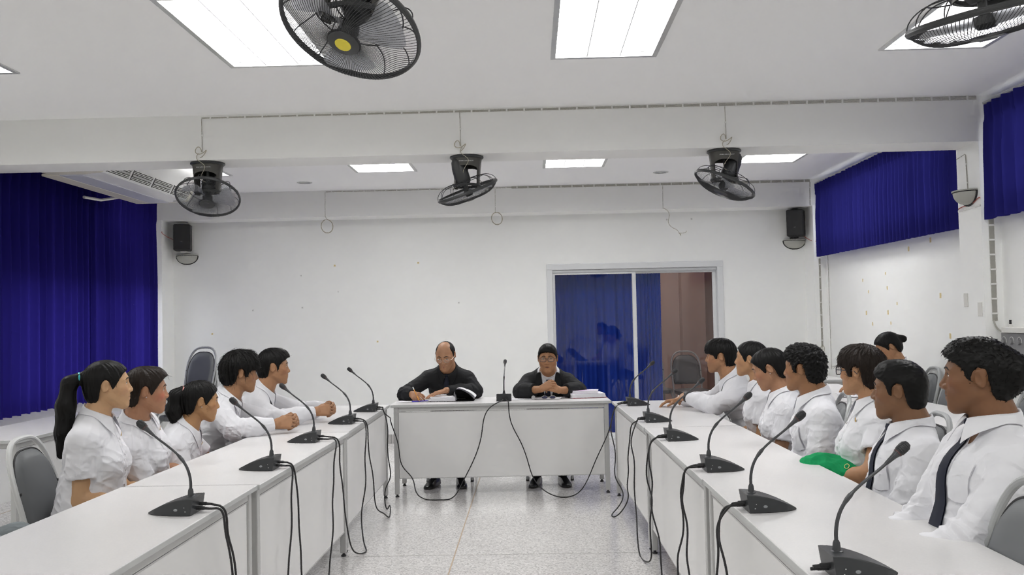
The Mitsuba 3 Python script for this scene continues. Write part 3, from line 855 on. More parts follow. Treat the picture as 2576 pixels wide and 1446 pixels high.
# ------------------------------------------------------------------ cable runs
def run(label, segs, clip=0.125, group='grey cable runs', mat_c='mat_wire_grey', wires=1):
    """segs: list of (start, end, width, normal): flat bundles of cable held by white clips."""
    k = thing('cable_run', label, 'cable', group)
    cab, clips = [], []
    for a, b, w0, w1, nrm in segs:
        a, b, nrm = np.array(a, float), np.array(b, float), np.array(nrm, float)
        d = b - a
        L = np.linalg.norm(d)
        d /= L
        s = np.cross(nrm, d)
        nw = max(1, int(round((w0 + w1) / 2 / 0.0055)))
        for i in range(nw):
            q = (i + 0.5) / nw - 0.5
            path = [a + d * L * t + s * q * (w0 + (w1 - w0) * t) + nrm * 0.003 for t in np.linspace(0, 1, 7)]
            cab.append(tube(path, 0.0026, 5))
        m = max(1, int(L / clip))
        for i in range(m):
            t = (i + 0.5) / m
            c = a + d * L * t
            ww = (w0 + (w1 - w0) * t) / 2 + 0.004
            q = box(-0.006, 0.006, -ww, ww, 0.0, 0.0075, 0.001)
            clips.append(xf(q, np.stack([d, s, nrm], 1), c))
    put('cable', cat(cab), mat_c, k, smooth=True)
    for c in clips:
        put('clip', c, 'mat_clip', k, smooth=False)
    return k


def hang(label, pts, r=0.0028, m='mat_wire_tan', n=60, group='loose hanging wires'):
    k = thing('hanging_wire', label, 'wire', group)
    put('wire', tube(spline(pts, n), r, 6), m, k, smooth=True)
    return k


yb = BEAM[0]
run('long grey cable run with white clips along the top of the ceiling beam', [([-2.375, yb, 2.940], [3.22, yb, 2.945], 0.008, 0.030, (0, -1, 0))])
for x, n_ in ((-2.378, 'leftmost'), (-0.491, 'middle'), (1.424, 'rightmost')):
    run(f'short grey cable running down the beam to the {n_} fan', [([x, yb, 2.935], [x + 0.004, yb, 2.69], 0.006, 0.006, (0, -1, 0))])
    k = hang(f'loose wire ends tied above the {n_} fan of the row', [[x, yb - 0.004, 2.69], [x - 0.03, yb - 0.02, 2.72], [x - 0.04, yb - 0.02, 2.69], [x + 0.0, yb - 0.02, 2.675], [x + 0.04, yb - 0.02, 2.70], [x + 0.02, yb - 0.03, 2.66], [x + 0.0, yb - 0.04, 2.645]])
run('long grey cable run with white clips along the top of the far wall', [([-2.345, 10.5, 2.944], [-0.2, 10.5, 2.944], 0.008, 0.010, (0, -1, 0)), ([-0.2, 10.5, 2.944], [3.21, 10.5, 2.942], 0.024, 0.028, (0, -1, 0))])
run('short grey cable down the far wall beside the speaker on the right', [([3.21, 10.5, 2.93], [3.205, 10.5, 2.66], 0.012, 0.012, (0, -1, 0))])
for x, n_ in ((-2.355, 'left'), (-0.39, 'middle'), (1.533, 'right')):
    run(f'short grey cable running down the far wall, the {n_} one of three', [([x, 10.5, 2.94], [x - 0.003, 10.5, 2.665], 0.008, 0.008, (0, -1, 0))])


def loop(cx, cy, cz, r, x0, z0, turns=2.0, start=1.45):
    p = [[x0, cy, z0], [x0 + 0.005, cy, z0 - 0.01]]
    for i in range(int(turns * 14)):
        t = start - i / 14 * 2 * math.pi
        rr = r * (1 - 0.035 * math.sin(i * 0.9)) - 0.004 * (i // 14)
        p.append([cx + rr * math.cos(t), cy - 0.003 * i / 14, cz + rr * 1.12 * math.sin(t)])
    return p


hang('loose loop of tan wire hanging on the left of the far wall', loop(-2.335, 10.49, 2.545, 0.070, -2.358, 2.665), n=90)
hang('small loop of tan wire hanging behind the middle fan', loop(-0.375, 10.49, 2.590, 0.064, -0.393, 2.665), n=90)
hang('curved tan wire hanging loose above the glass door', [[1.530, 10.497, 2.665], [1.575, 10.495, 2.64], [1.60, 10.49, 2.58], [1.585, 10.49, 2.51], [1.63, 10.49, 2.44], [1.70, 10.49, 2.39], [1.725, 10.49, 2.345], [1.715, 10.49, 2.37], [1.70, 10.49, 2.375], [1.75, 10.49, 2.375], [1.785, 10.49, 2.40]])
run('vertical grey cable run on the far right pillar below the valance', [([3.285, 10.48, 2.05], [3.285, 10.48, 1.05], 0.022, 0.022, (0, -1, 0))], clip=0.14)
for i in range(3):
    hang(f'loose wires below the cable run on the far right pillar, {("shortest", "middle", "longest")[2 - i]} one', [[3.278 + i * 0.008, 10.475, 1.06], [3.262 + i * 0.014, 10.46, 0.98], [3.30 - i * 0.012, 10.46, 0.88], [3.27 + i * 0.02, 10.46, 0.76 + 0.05 * i], [3.31 + 0.01 * i, 10.46, 0.70 + 0.06 * i]])
run('thin vertical cable beside the far right pillar', [([3.357, 10.40, 2.1], [3.357, 10.40, 0.80], 0.005, 0.005, (-1, 0, 0))])
run('wide vertical grey cable run on the near right pillar', [([3.292, yb, 2.08], [3.292, yb, 1.345], 0.038, 0.038, (0, -1, 0))], clip=0.102)
hang('cables bending from the pillar into the grey fan control box', [[3.282, yb - 0.005, 1.35], [3.29, yb - 0.012, 1.31], [3.31, yb - 0.02, 1.28], [3.335, yb - 0.06, 1.265]], r=0.006, m='mat_wire_grey')
run('thin cable running down the side of the right pillar to the wall lamp', [([PIL_R, 6.93, 2.56], [PIL_R, 6.80, 2.575], 0.006, 0.006, (-1, 0, 0)), ([PIL_R, 6.79, 2.57], [PIL_R, 6.775, 2.29], 0.010, 0.010, (-1, 0, 0))])
run('cable strip across the side of the right pillar below the wall lamp', [([PIL_R, 6.94, 2.165], [PIL_R, 6.60, 2.172], 0.014, 0.014, (-1, 0, 0))], mat_c='mat_clip')
hang('red wire across the right pillar below the wall lamp', [[PIL_R - 0.004, 6.93, 2.183], [PIL_R - 0.006, 6.80, 2.192], [PIL_R - 0.006, 6.70, 2.200], [PIL_R - 0.008, 6.63, 2.222], [PIL_R - 0.01, 6.58, 2.226]], m='mat_wire_red', r=0.003)
hang('red wire running from the right wall speaker towards the valance', [[3.17, 10.70, 2.33], [3.19, 10.60, 2.29], [3.22, 10.55, 2.26], [3.25, 10.45, 2.25]], m='mat_wire_red')
hang('red wire running from the left wall speaker to the curtain', [[-4.16, 10.72, 2.44], [-4.19, 10.62, 2.45], [-4.22, 10.5, 2.48], [-4.16, 10.27, 2.50]], m='mat_wire_red')

# ------------------------------------------------------------------ speakers and wall lamps
def speaker(label, x, z, tilt, side):
    k = thing('wall_speaker', label, 'speaker', 'black wall speakers')
    R = trimesh.transformations.rotation_matrix(math.radians(tilt), [0, 0, 1])[:3, :3]
    t = [x, YW - 0.16, z]
    put('cabinet', xf(box(-0.095, 0.095, -0.075, 0.085, -0.155, 0.155, 0.012), R, t), 'mat_speaker', k)
    put('grille', xf(box(-0.092, 0.092, -0.092, -0.074, -0.150, 0.150, 0.014), R, t), 'mat_speaker', k)
    put('emblem', xf(box(-0.012, 0.012, -0.0935, -0.0915, -0.058, -0.046, 0.002), R, t), 'mat_mic_metal', k)
    put('wall_bracket', cat(box(x - 0.03 , x + 0.03, YW - 0.16, YW, z + 0.150, z + 0.172, 0.003), box(x - 0.03, x + 0.03, YW - 0.16, YW, z - 0.172, z - 0.150, 0.003)), 'mat_plastic_white' if side < 0 else 'mat_speaker', k)
    return k


speaker('black speaker in the left corner of the far wall', -4.085, 2.468, 12, -1)
speaker('black speaker in the right corner of the far wall', 3.085, 2.475, -24, 1)


def sconce(label, origin, R):
    """Half-bowl wall lamp: local x along the wall, y out of the wall, z up."""
    k = thing('wall_lamp', label, 'wall lamp', 'half-bowl wall lamps')
    w, d, h = 0.125, 0.105, 0.092
    V, F = [], []
    nu, nv = 28, 14
    for i in range(nu + 1):
        t = i / nu * math.pi
        for j in range(nv + 1):
            s = j / nv
            zz = -h * (1 - (1 - s) ** 1.0) if False else -h * math.sin(s * math.pi / 2)
            rr = math.cos(s * math.pi / 2) ** 0.8 if s < 1 else 0
            V.append([w * math.cos(t) * rr, d * math.sin(t) * rr, zz])
    for i in range(nu):
        for j in range(nv):
            a = i * (nv + 1) + j
            F += [[a, a + nv + 1, a + 1], [a + 1, a + nv + 1, a + nv + 2]]
    m = trimesh.Trimesh(V, F, process=False)
    m.merge_vertices()
    m.update_faces(m.nondegenerate_faces())
    put('shade', xf(m, R, origin), 'mat_sconce_glass', k)
    pr = [[w * 1.03 * math.cos(t), 0.004, -h * 1.05 * math.sin(t)] for t in np.linspace(0, math.pi, 33)]
    put('rim', xf(tube(pr, 0.0075, 8), R, origin), 'mat_black', k)
    tr = [[w * 1.02 * math.cos(t), d * 1.02 * math.sin(t), 0.0] for t in np.linspace(0, math.pi, 33)]
    put('top_rim', xf(tube(tr, 0.0035, 6), R, origin), 'mat_black', k)
    tr = [[w * 1.02 * math.cos(t), d * 1.04 * math.sin(t), 0.008] for t in np.linspace(0, math.pi, 33)]
    put('lip', xf(tube(tr, 0.006, 6), R, origin), 'mat_sconce_glass', k)
    put('back_plate', xf(box(-0.07, 0.07, 0, 0.012, -0.06, -0.005, 0.003), R, origin), 'mat_black', k)
    return k


RY = np.array([[1, 0, 0], [0, -1, 0], [0, 0, 1.0]])
sconce('half-bowl wall lamp below the left speaker', [-4.09, YW, 2.262], RY)
sconce('half-bowl wall lamp below the right speaker', [3.105, YW, 2.285], RY)
sconce('half-bowl wall lamp on the side of the right pillar beside the valance', [PIL_R, 6.765, 2.288], np.array([[0, -1, 0], [1, 0, 0], [0, 0, 1.0]]))

# switch plates on the right pillar and the grey switch panel on the right wall
for y, z, lb in ((6.87, 1.50, 'upper'), (6.66, 1.43, 'lower')):
    k = thing('switch_plate', f'small white plate on the side of the right pillar, the {lb} one', 'switch plate', 'white wall plates')
    put('plate', box(PIL_R - 0.006, PIL_R, y - 0.03, y + 0.03, z - 0.05, z + 0.05, 0.002), 'mat_plastic_white', k)
k = thing('fan_control_box', 'dark grey box with rotary fan switches on the right wall beside the pillar', 'control box')
put('casing', box(XR - 0.055, XR, 5.75, 6.545, 1.098, 1.262, 0.004), 'mat_leg_dark', k)
put('top_box', box(XR - 0.075, XR, 5.75, 6.50, 1.262, 1.30, 0.003), 'mat_plastic_white', k)
put('bottom_tray', box(XR - 0.075, XR, 5.75, 6.42, 1.05, 1.098, 0.003), 'mat_plastic_white', k)
for i in range(5):
    yk = 6.50 - i * 0.10
    dk = xf(lathe([(0, 0), (0.020, 0), (0.018, 0.016), (0, 0.018)], 24), frame_z((-1, 0, 0)), [XR - 0.055, yk, 1.20])
    kk = put('dial', dk, 'mat_leg_dark', k)
    arc = [[XR - 0.0565, yk + 0.030 * math.cos(t), 1.20 + 0.034 * math.sin(t)] for t in np.linspace(-0.2, math.pi + 0.2, 17)]
    put('scale', tube(arc, 0.0035, 5), 'mat_steel_grey', kk)
k = thing('bottle', 'tiny dark-capped bottle standing on the white box above the fan switches', 'bottle')
put('glass_body', xf(lathe([(0, 0), (0.016, 0), (0.016, 0.012), (0.006, 0.02), (0.006, 0.024), (0, 0.024)], 16), t=[XR - 0.04, 6.44, 1.30]), 'mat_plastic_white', k)
put('cap', xf(lathe([(0, 0.022), (0.008, 0.022), (0.008, 0.05), (0, 0.05)], 14), t=[XR - 0.04, 6.44, 1.30]), 'mat_black', k)

# ------------------------------------------------------------------ ceiling air conditioner
k = thing('air_conditioner', 'ceiling-hung white air conditioner before the long blue curtains', 'air conditioner')
ay0, ay1 = 7.02, 8.92
prof = [(-3.86, 2.94), (-3.88, 2.80), (-3.87, 2.70), (-3.82, 2.655), (-3.72, 2.638), (-3.50, 2.638), (-3.36, 2.648), (-3.345, 2.656), (-3.298, 2.748), (-3.25, 2.83), (-3.20, 2.90), (-3.19, 2.94)]
sec = Polygon(prof)
b = extrude(sec, ay1 - ay0 - 0.04)
b.apply_transform(np.array([[1, 0, 0, 0], [0, 0, 1, ay0 + 0.02], [0, 1, 0, 0], [0, 0, 0, 1.0]]))
b.fix_normals()
put('casing', b, 'mat_ac_white', k, smooth=40)
for y, s in ((ay0, 1), (ay1, -1)):
    q = []
    for t, sc in ((0.0, 0.84), (0.016, 0.95), (0.04, 1.0), (0.10, 1.010)):
        for px, pz in prof:
            q.append([-3.49 + (px + 3.49) * sc, y + s * t - s * 0.02, 2.82 + (pz - 2.82) * sc])
    put('end_cap', hull(q), 'mat_ac_shell', k, smooth=40)
put('return_grille', box(-3.835, -3.70, ay0 + 0.08, ay1 - 0.08, 2.630, 2.650, 0.003), 'mat_ac_shell', k)
put('bottom_panel', box(-3.695, -3.51, ay0 + 0.09, ay1 - 0.09, 2.630, 2.645, 0.003), 'mat_ac_panel', k)
# outlet slots in the sloping front
p0, p1 = np.array([-3.343, 2.660]), np.array([-3.300, 2.744])
dirv = (p1 - p0) / np.linalg.norm(p1 - p0)
nrm = np.array([dirv[1], -dirv[0]])
for i in range(4):
    a, bb = ay0 + 0.12 + i * 0.43, ay0 + 0.12 + i * 0.43 + 0.392
    R = np.stack([[0, 1, 0], [dirv[0], 0, dirv[1]], [nrm[0], 0, nrm[1]]], 1)
    c = (p0 + p1) / 2
    o = np.array([c[0], (a + bb) / 2, c[1]]) + np.array([nrm[0], 0, nrm[1]]) * 0.003
    g = put('outlet', xf(box(-0.194, 0.194, -0.046, 0.046, -0.004, 0.002), R, o), 'mat_slot', k, smooth=False)
    for j in range(8):
        v = -0.0435 + j * 0.01243
        if j in (3, 4):
            continue
        put('louver', xf(box(-0.194, 0.194, v - 0.0028, v + 0.0028, 0.001, 0.006), R, o), 'mat_ac_white', g, smooth=False)
    put('fins', cat([xf(box(-0.185 + q * 0.0165, -0.178 + q * 0.0165, -0.009, 0.009, 0.001, 0.005), R, o) for q in range(23)]), 'mat_ac_white', g, smooth=False)
put('emblem', box(-3.44, -3.40, ay1 - 0.17, ay1 - 0.12, 2.632, 2.646), 'mat_scuff', k, smooth=False)
k = thing('drain_pipe', 'short white pipe sticking out behind the air conditioner before the curtain', 'pipe')
put('pipe', tube([[-3.95, 8.02, 2.59], [-3.93, 8.30, 2.60], [-3.865, 8.62, 2.672]], 0.013, 10), 'mat_plastic_white', k)
# ------------------------------------------------------------------ people: implicit surfaces, meshed by surface nets
f32 = np.float32


def V(*a):
    return np.array(a, float)


def unit(a):
    a = np.asarray(a, float)
    return a / (np.linalg.norm(a) + 1e-12)


def cone(p, a, b, r1, r2):
    a = np.asarray(a, f32)
    ba = np.asarray(b, f32) - a
    h = np.clip(((p - a) @ ba) / max(float(ba @ ba), 1e-12), 0, 1)
    q = p - a - h[:, None] * ba
    return np.sqrt(np.einsum('ij,ij->i', q, q)) - (f32(r1) + f32(r2 - r1) * h)


def ell(p, c, r, R=None):
    q = p - np.asarray(c, f32)
    if R is not None:
        q = q @ np.asarray(R, f32)            # columns of R: the axes
    r = np.asarray(r, f32)
    k0 = np.sqrt(np.sum((q / r) ** 2, 1))
    k1 = np.sqrt(np.sum((q / (r * r)) ** 2, 1)) + 1e-9
    return k0 * (k0 - 1) / k1


def smin(a, b, k):
    h = np.maximum(k - np.abs(a - b), 0) / k
    return np.minimum(a, b) - h * h * (k * 0.25)


def smax(a, b, k):
    h = np.maximum(k - np.abs(a - b), 0) / k
    return np.maximum(a, b) + h * h * (k * 0.25)


def nets(fn, lo, hi, h):
    """Mesh of fn(p) < 0 within the box lo..hi at step h (open where it leaves the box)."""
    lo, hi = np.asarray(lo, float), np.asarray(hi, float)
    C = 4
    nc = np.ceil((hi - lo) / (h * C)).astype(int)
    nf = nc * C + 1
    g = [lo[i] + np.arange(nc[i] + 1) * h * C for i in range(3)]
    pc = np.stack(np.meshgrid(*g, indexing='ij'), -1).reshape(-1, 3).astype(f32)
    dc = fn(pc).reshape(nc + 1)
    near = np.abs(dc) < h * C * 2.0
    act = np.zeros(nc, bool)
    for a in (0, 1):
        for b in (0, 1):
            for c in (0, 1):
                act |= near[a:nc[0] + a, b:nc[1] + b, c:nc[2] + c]
    D = np.repeat(np.repeat(np.repeat(np.where(dc < 0, -1.0, 1.0).astype(f32), C, 0), C, 1), C, 2)[:nf[0], :nf[1], :nf[2]].copy()
    need = np.zeros(nf, bool)
    A = np.repeat(np.repeat(np.repeat(act, C, 0), C, 1), C, 2)
    for a in (0, 1):
        for b in (0, 1):
            for c in (0, 1):
                need[a:nf[0] - 1 + a, b:nf[1] - 1 + b, c:nf[2] - 1 + c] |= A
    idx = np.argwhere(need)
    D[need] = fn((lo + idx * h).astype(f32))
    S = D < 0
    cs = np.zeros(nf - 1, np.int8)
    for a in (0, 1):
        for b in (0, 1):
            for c in (0, 1):
                cs += S[a:nf[0] - 1 + a, b:nf[1] - 1 + b, c:nf[2] - 1 + c]
    cell = (cs > 0) & (cs < 8) & A
    ci = np.argwhere(cell)
    num = np.full(nf - 1, -1, np.int64)
    num[cell] = np.arange(len(ci))
    corners = [(a, b, c) for a in (0, 1) for b in (0, 1) for c in (0, 1)]
    val = {k: D[ci[:, 0] + k[0], ci[:, 1] + k[1], ci[:, 2] + k[2]] for k in corners}
    acc, cnt = np.zeros((len(ci), 3)), np.zeros(len(ci))
    for k in corners:
        for ax in range(3):
            if k[ax] == 0:
                m = list(k)
                m[ax] = 1
                va, vb = val[k], val[tuple(m)]
                cr = (va < 0) != (vb < 0)
                t = va / np.where(cr, va - vb, 1)
                pt = np.tile(np.array(k, float), (len(ci), 1))
                pt[:, ax] += t
                acc[cr] += pt[cr]
                cnt[cr] += 1
    v = lo + (ci + acc / np.maximum(cnt, 1)[:, None]) * h
    F = []
    for ax in range(3):
        u, w = (ax + 1) % 3, (ax + 2) % 3
        s0 = [slice(None)] * 3
        s1 = [slice(None)] * 3
        s0[ax], s1[ax] = slice(0, -1), slice(1, None)
        ch = np.argwhere(S[tuple(s0)] != S[tuple(s1)])
        ok = (ch[:, u] > 0) & (ch[:, w] > 0) & (ch[:, u] < nf[u] - 1) & (ch[:, w] < nf[w] - 1)
        ch = ch[ok]
        sign = S[ch[:, 0], ch[:, 1], ch[:, 2]]
        q = []
        for du, dw in ((-1, -1), (0, -1), (0, 0), (-1, 0)):
            c = ch.copy()
            c[:, u] += du
            c[:, w] += dw
            q.append(num[c[:, 0], c[:, 1], c[:, 2]])
        q = np.stack(q, 1)
        good = (q >= 0).all(1)
        q, sign = q[good], sign[good]
        q = np.where(sign[:, None], q, q[:, ::-1])
        F += [q[:, [0, 1, 2]], q[:, [0, 2, 3]]]
    F = np.vstack(F) if F else np.zeros((0, 3), int)
    # one Newton step towards the surface
    if len(v):
        d, n = grad(fn, v, h * 0.5)
        v = v - np.clip(d, -0.5 * h, 0.5 * h)[:, None] * n
    return trimesh.Trimesh(v, F, process=False)


def grad(fn, v, e):
    k = np.array([[1, -1, -1], [-1, -1, 1], [-1, 1, -1], [1, 1, 1]], float)
    ds = [fn((v + e * q).astype(f32)) for q in k]
    g = sum(d[:, None] * q for d, q in zip(ds, k))
    n = g / (np.linalg.norm(g, axis=1, keepdims=True) + 1e-9)
    return sum(ds) / 4, n


def azv(deg):
    a = math.radians(deg)
    return V(math.sin(a), math.cos(a), 0)


def poly_sd(pts, y, z):
    """Signed distance (negative inside) to a polygon in the plane."""
    pts = np.asarray(pts, f32)
    d = np.full(len(y), 1e9, f32)
    ins = np.zeros(len(y), bool)
    n = len(pts)
    for i in range(n):
        a, b = pts[i], pts[(i + 1) % n]
        e = b - a
        wy, wz = y - a[0], z - a[1]
        h = np.clip((wy * e[0] + wz * e[1]) / (e @ e), 0, 1)
        d = np.minimum(d, (wy - e[0] * h) ** 2 + (wz - e[1] * h) ** 2)
        c = ((a[1] <= z) != (b[1] <= z)) & (y < (b[0] - a[0]) * (z - a[1]) / (b[1] - a[1] if abs(b[1] - a[1]) > 1e-9 else 1e-9) + a[0])
        ins ^= c
    d = np.sqrt(d)
    return np.where(ins, -d, d)


def head_sd(p, o):
    """Head in its own frame: x right, y forward, z up, origin between the ears. o: per-person shape options."""
    x = np.abs(p[:, 0])
    q = np.stack([x, p[:, 1], p[:, 2]], 1)
    jw, nz, ck = o.get('jaw', 1.0), o.get('nose', 1.0), o.get('cheek', 1.0)
    d = ell(p, (0, -0.008, 0.025), (0.0745, 0.094, 0.083))
    d = smin(d, ell(p, (0, 0.030, -0.026), (0.0560 * jw, 0.056, 0.080)), 0.03)
    d = smin(d, cone(q, (0.0475 * jw, 0.000, -0.050), (0.013 * jw, 0.060, -0.095), 0.018, 0.0185), 0.03)
    d = smin(d, cone(q, (0, 0.0705, -0.0965), (0.006, 0.070, -0.0965), 0.0185, 0.017), 0.02)
    d = smin(d, ell(p, (0, 0.066, -0.056), (0.031, 0.027, 0.030)), 0.02)
    d = smin(d, cone(q, (0.041, 0.054, -0.018), (0.046, 0.050, -0.020), 0.021 * ck, 0.019 * ck), 0.028)
    d = smin(d, cone(q, (0.010, 0.081, 0.024), (0.046, 0.064, 0.018), 0.0085, 0.009), 0.016)
    d = smax(d, -ell(q, (0.0325, 0.098, 0.005), (0.0205, 0.020, 0.0145)), 0.014)
    # nose
    tipz = -0.029
    d = smin(d, cone(p, (0, 0.080, 0.012), (0, 0.0985 + 0.006 * (nz - 1), tipz), 0.0075, 0.0115 * nz), 0.010)
    d = smin(d, ell(q, (0.0125 * nz, 0.090, -0.033), (0.0095 * nz, 0.012, 0.0085)), 0.007)
    # lips
    op = o.get('mouth', 0.0)
    d = smin(d, cone(q, (0.021, 0.081, -0.0590), (0.003, 0.0895, -0.0545), 0.0040, 0.0062), 0.006)
    d = smin(d, cone(q, (0.019, 0.081, -0.0650 - op), (0.0, 0.0880, -0.0690 - op), 0.0042, 0.0070), 0.006)
    d = smax(d, -cone(q, (0.020, 0.089, -0.0613 - op * .4), (0.0, 0.0985, -0.0613 - op * .4), 0.0010, 0.0022 + op * 0.6), 0.003)
    # eyelids with a slit for the eyeball
    lid = ell(q, (0.0318, 0.0668, 0.0052), (0.0158, 0.0158, 0.0152))
    sl = o.get('eye', 0.0042)
    slit = sl * np.clip(1 - ((x - 0.0318) / 0.0165) ** 2, 0, 1) - np.abs(p[:, 2] - 0.0045)
    lid = np.where(p[:, 1] > 0.070, smax(lid, slit, 0.0015), lid)
    d = smin(d, lid, 0.004)
    # ears
    ca, sa = math.cos(math.radians(28)), math.sin(math.radians(28))
    cb, sb = math.cos(math.radians(-14)), math.sin(math.radians(-14))
    Rz = np.array([[ca, sa, 0], [-sa, ca, 0], [0, 0, 1]])
    Rx = np.array([[1, 0, 0], [0, cb, -sb], [0, sb, cb]])
    R = Rz @ Rx
    ear = ell(q, (0.0785, -0.014, -0.002), (0.0060, 0.0172, 0.0295), R)
    ear = smax(ear, -ell(q, (0.0865, -0.009, -0.002), (0.0070, 0.0095, 0.0185), R), 0.005)
    ear = smin(ear, cone(q, (0.0735, -0.002, -0.012), (0.0735, -0.004, 0.004), 0.0065, 0.006), 0.006)
    d = smin(d, ear, 0.008)
    return d


def finger_chain(base, az_x, lens, curl, side):
    """Joints of a finger in the hand frame (x to the thumb, y along, z back of the hand)."""
    pts = [np.array(base, float)]
    ang = 0.0
    for L, c in zip(lens, curl):
        ang += math.radians(c)
        d = V(math.sin(az_x) * math.cos(ang), math.cos(az_x) * math.cos(ang), -math.sin(ang))
        pts.append(pts[-1] + L * d)
    return pts


POSES = {'flat': dict(c=[(8, 10, 6)] * 4, th=(0.75, -0.10)), 'rest': dict(c=[(22, 28, 18), (26, 32, 20), (30, 36, 22), (34, 38, 24)], th=(0.65, -0.35)),
         'clasp': dict(c=[(38, 46, 24), (42, 50, 26), (44, 52, 26), (46, 52, 28)], th=(0.30, -0.15)), 'fist': dict(c=[(60, 78, 40)] * 4, th=(0.3, -0.7)),
         'pen': dict(c=[(42, 44, 22), (54, 56, 28), (62, 66, 36), (66, 70, 38)], th=(0.45, -0.85)),
         'spread': dict(c=[(22, 20, 10), (28, 24, 12), (24, 22, 12), (14, 18, 10)], th=(0.95, -0.25))}


def hand_prims(W, fd, nb, left, pose, s=1.0, over=None):
    """List of finger bones [(a, b, ra, rb)] and palm bones in world space. fd: along the hand, nb: back of the hand."""
    y = unit(fd)
    z = unit(np.asarray(nb, float) - y * (np.asarray(nb, float) @ y))
    x = np.cross(y, z) * (-1 if left else 1) * -1
    # right hand, palm down (z up), fingers along +y: the thumb lies at -x of a right-handed frame
    M = np.stack([x, y, z], 1) * s
    ps = POSES[pose]
    to = lambda q: np.asarray(W, float) + M @ np.asarray(q, float)
    palm, fingers = [], []
    kx, ky = (0.031, 0.0105, -0.010, -0.029), (0.086, 0.090, 0.086, 0.076)
    ln = ((0.041, 0.025, 0.020), (0.046, 0.029, 0.021), (0.042, 0.027, 0.020), (0.033, 0.020, 0.018))
    rr = (0.0088, 0.0090, 0.0086, 0.0078)
    sp = 0.10 if pose == 'spread' else 0.04
    for i in range(4):
        palm.append((to((kx[i] * 0.55, 0.004, -0.002)), to((kx[i], ky[i], 0)), 0.0155 * s, 0.0120 * s))
        ch = finger_chain((kx[i], ky[i], -0.001), (0.5 - i / 3) * 2 * sp, ln[i], ps['c'][i], left)
        r = rr[i] * s
        for j in range(3):
            fingers.append((i, to(ch[j]), to(ch[j + 1]), r * (1.08 - 0.1 * j), r * (0.99 - 0.11 * j)))
    tx, tz = ps['th']
    t0, t1 = V(0.017, 0.014, -0.008), V(0.040, 0.048, -0.016)
    d = unit(V(math.sin(tx), math.cos(tx), tz))
    t2 = t1 + d * 0.034
    d2 = unit(d + V(-0.25, 0.15, -0.1))
    t3 = t2 + d2 * 0.027
    palm.append((to(t0), to(t1), 0.0160 * s, 0.0128 * s))
    fingers.append((4, to(t1), to(t2), 0.0112 * s, 0.0100 * s))
    fingers.append((4, to(t2), to(t3), 0.0098 * s, 0.0080 * s))
    return palm, fingers, to


def hand_sd(p, hp):
    palm, fingers, _ = hp
    d = None
    for a, b, r1, r2 in palm:
        e = cone(p, a, b, r1, r2)
        d = e if d is None else smin(d, e, 0.014)
    per = {}
    for i, a, b, r1, r2 in fingers:
        e = cone(p, a, b, r1, r2)
        per[i] = e if i not in per else smin(per[i], e, 0.003)
    fs = None
    for e in per.values():
        fs = e if fs is None else np.minimum(fs, e)
    return smin(d, fs, 0.006)


def ik(S, W, L1, L2, hint):
    S, W = np.asarray(S, float), np.asarray(W, float)
    v = W - S
    L = np.linalg.norm(v)
    if L > (L1 + L2) * 0.985:
        k = L / ((L1 + L2) * 0.985)
        L1, L2 = L1 * k, L2 * k
    c = np.clip((L1 * L1 + L * L - L2 * L2) / (2 * L1 * L), -1, 1)
    u = v / L
    h = np.asarray(hint, float)
    h = unit(h - u * (h @ u))
    return S + u * L1 * c + h * L1 * math.sqrt(max(0, 1 - c * c))


mat('skin', principled({'type': 'mesh_attribute', 'name': 'vertex_color'}, 0.48, 0.35))
mat('eye', principled({'type': 'mesh_attribute', 'name': 'vertex_color'}, 0.12, 0.5))
mat('hair', principled((0.0035, 0.0032, 0.003), 0.45, 0.18))
mat('hair_brown', principled((0.012, 0.007, 0.0045), 0.45, 0.2))
mat('brow', principled((0.016, 0.012, 0.010), 0.6, 0.2))


def cloth_bump(p, n, uv):
    w = noise(p.x * 7 + 2, p.y * 7, p.z * 7)
    a = noise(p.x * 34 + 6 * w, p.y * 34 - 4 * w, p.z * 15 + 9 * w)
    b = noise(p.x * 20 - 7 * w, p.y * 20 + 5 * w, p.z * 30)
    r = 1 - dr.abs(2 * a - 1)
    q = 1 - dr.abs(2 * b - 1)
    return r * r * 0.6 + q * q * q * 0.7


def cloth_mat(name, c, rough=0.75, sheen=0.3):
    mat(name, {'type': 'bumpmap', 'scale': 0.0034, 'arbitrary': proc(cloth_bump, 1.5e-3), 'bsdf': principled(c, rough, 0.25, sheen=sheen)})


cloth_mat('shirt', (0.72, 0.72, 0.75))
cloth_mat('shirt_black', (0.012, 0.0125, 0.014), 0.7, 0.2)
cloth_mat('suit', (0.013, 0.0135, 0.0145), 0.75, 0.2)
cloth_mat('trousers', (0.012, 0.012, 0.014), 0.8, 0.2)
cloth_mat('trousers_grey', (0.16, 0.18, 0.19), 0.8, 0.2)
mat('tie', principled((0.010, 0.013, 0.026), 0.6, 0.3))
mat('shoe', principled((0.008, 0.008, 0.009), 0.18, 0.5))
mat('chrome', principled((0.70, 0.70, 0.70), 0.18, 0.5, 0.9))
mat('gold', principled((0.62, 0.44, 0.18), 0.3, 0.5, 0.7))
mat('spectacles', principled((0.02, 0.018, 0.03), 0.3, 0.5))
mat('spectacles_metal', principled((0.55, 0.52, 0.46), 0.25, 0.5, 0.8))
mat('turquoise', principled((0.02, 0.40, 0.42), 0.35))
mat('pink', principled((0.55, 0.22, 0.20), 0.4))
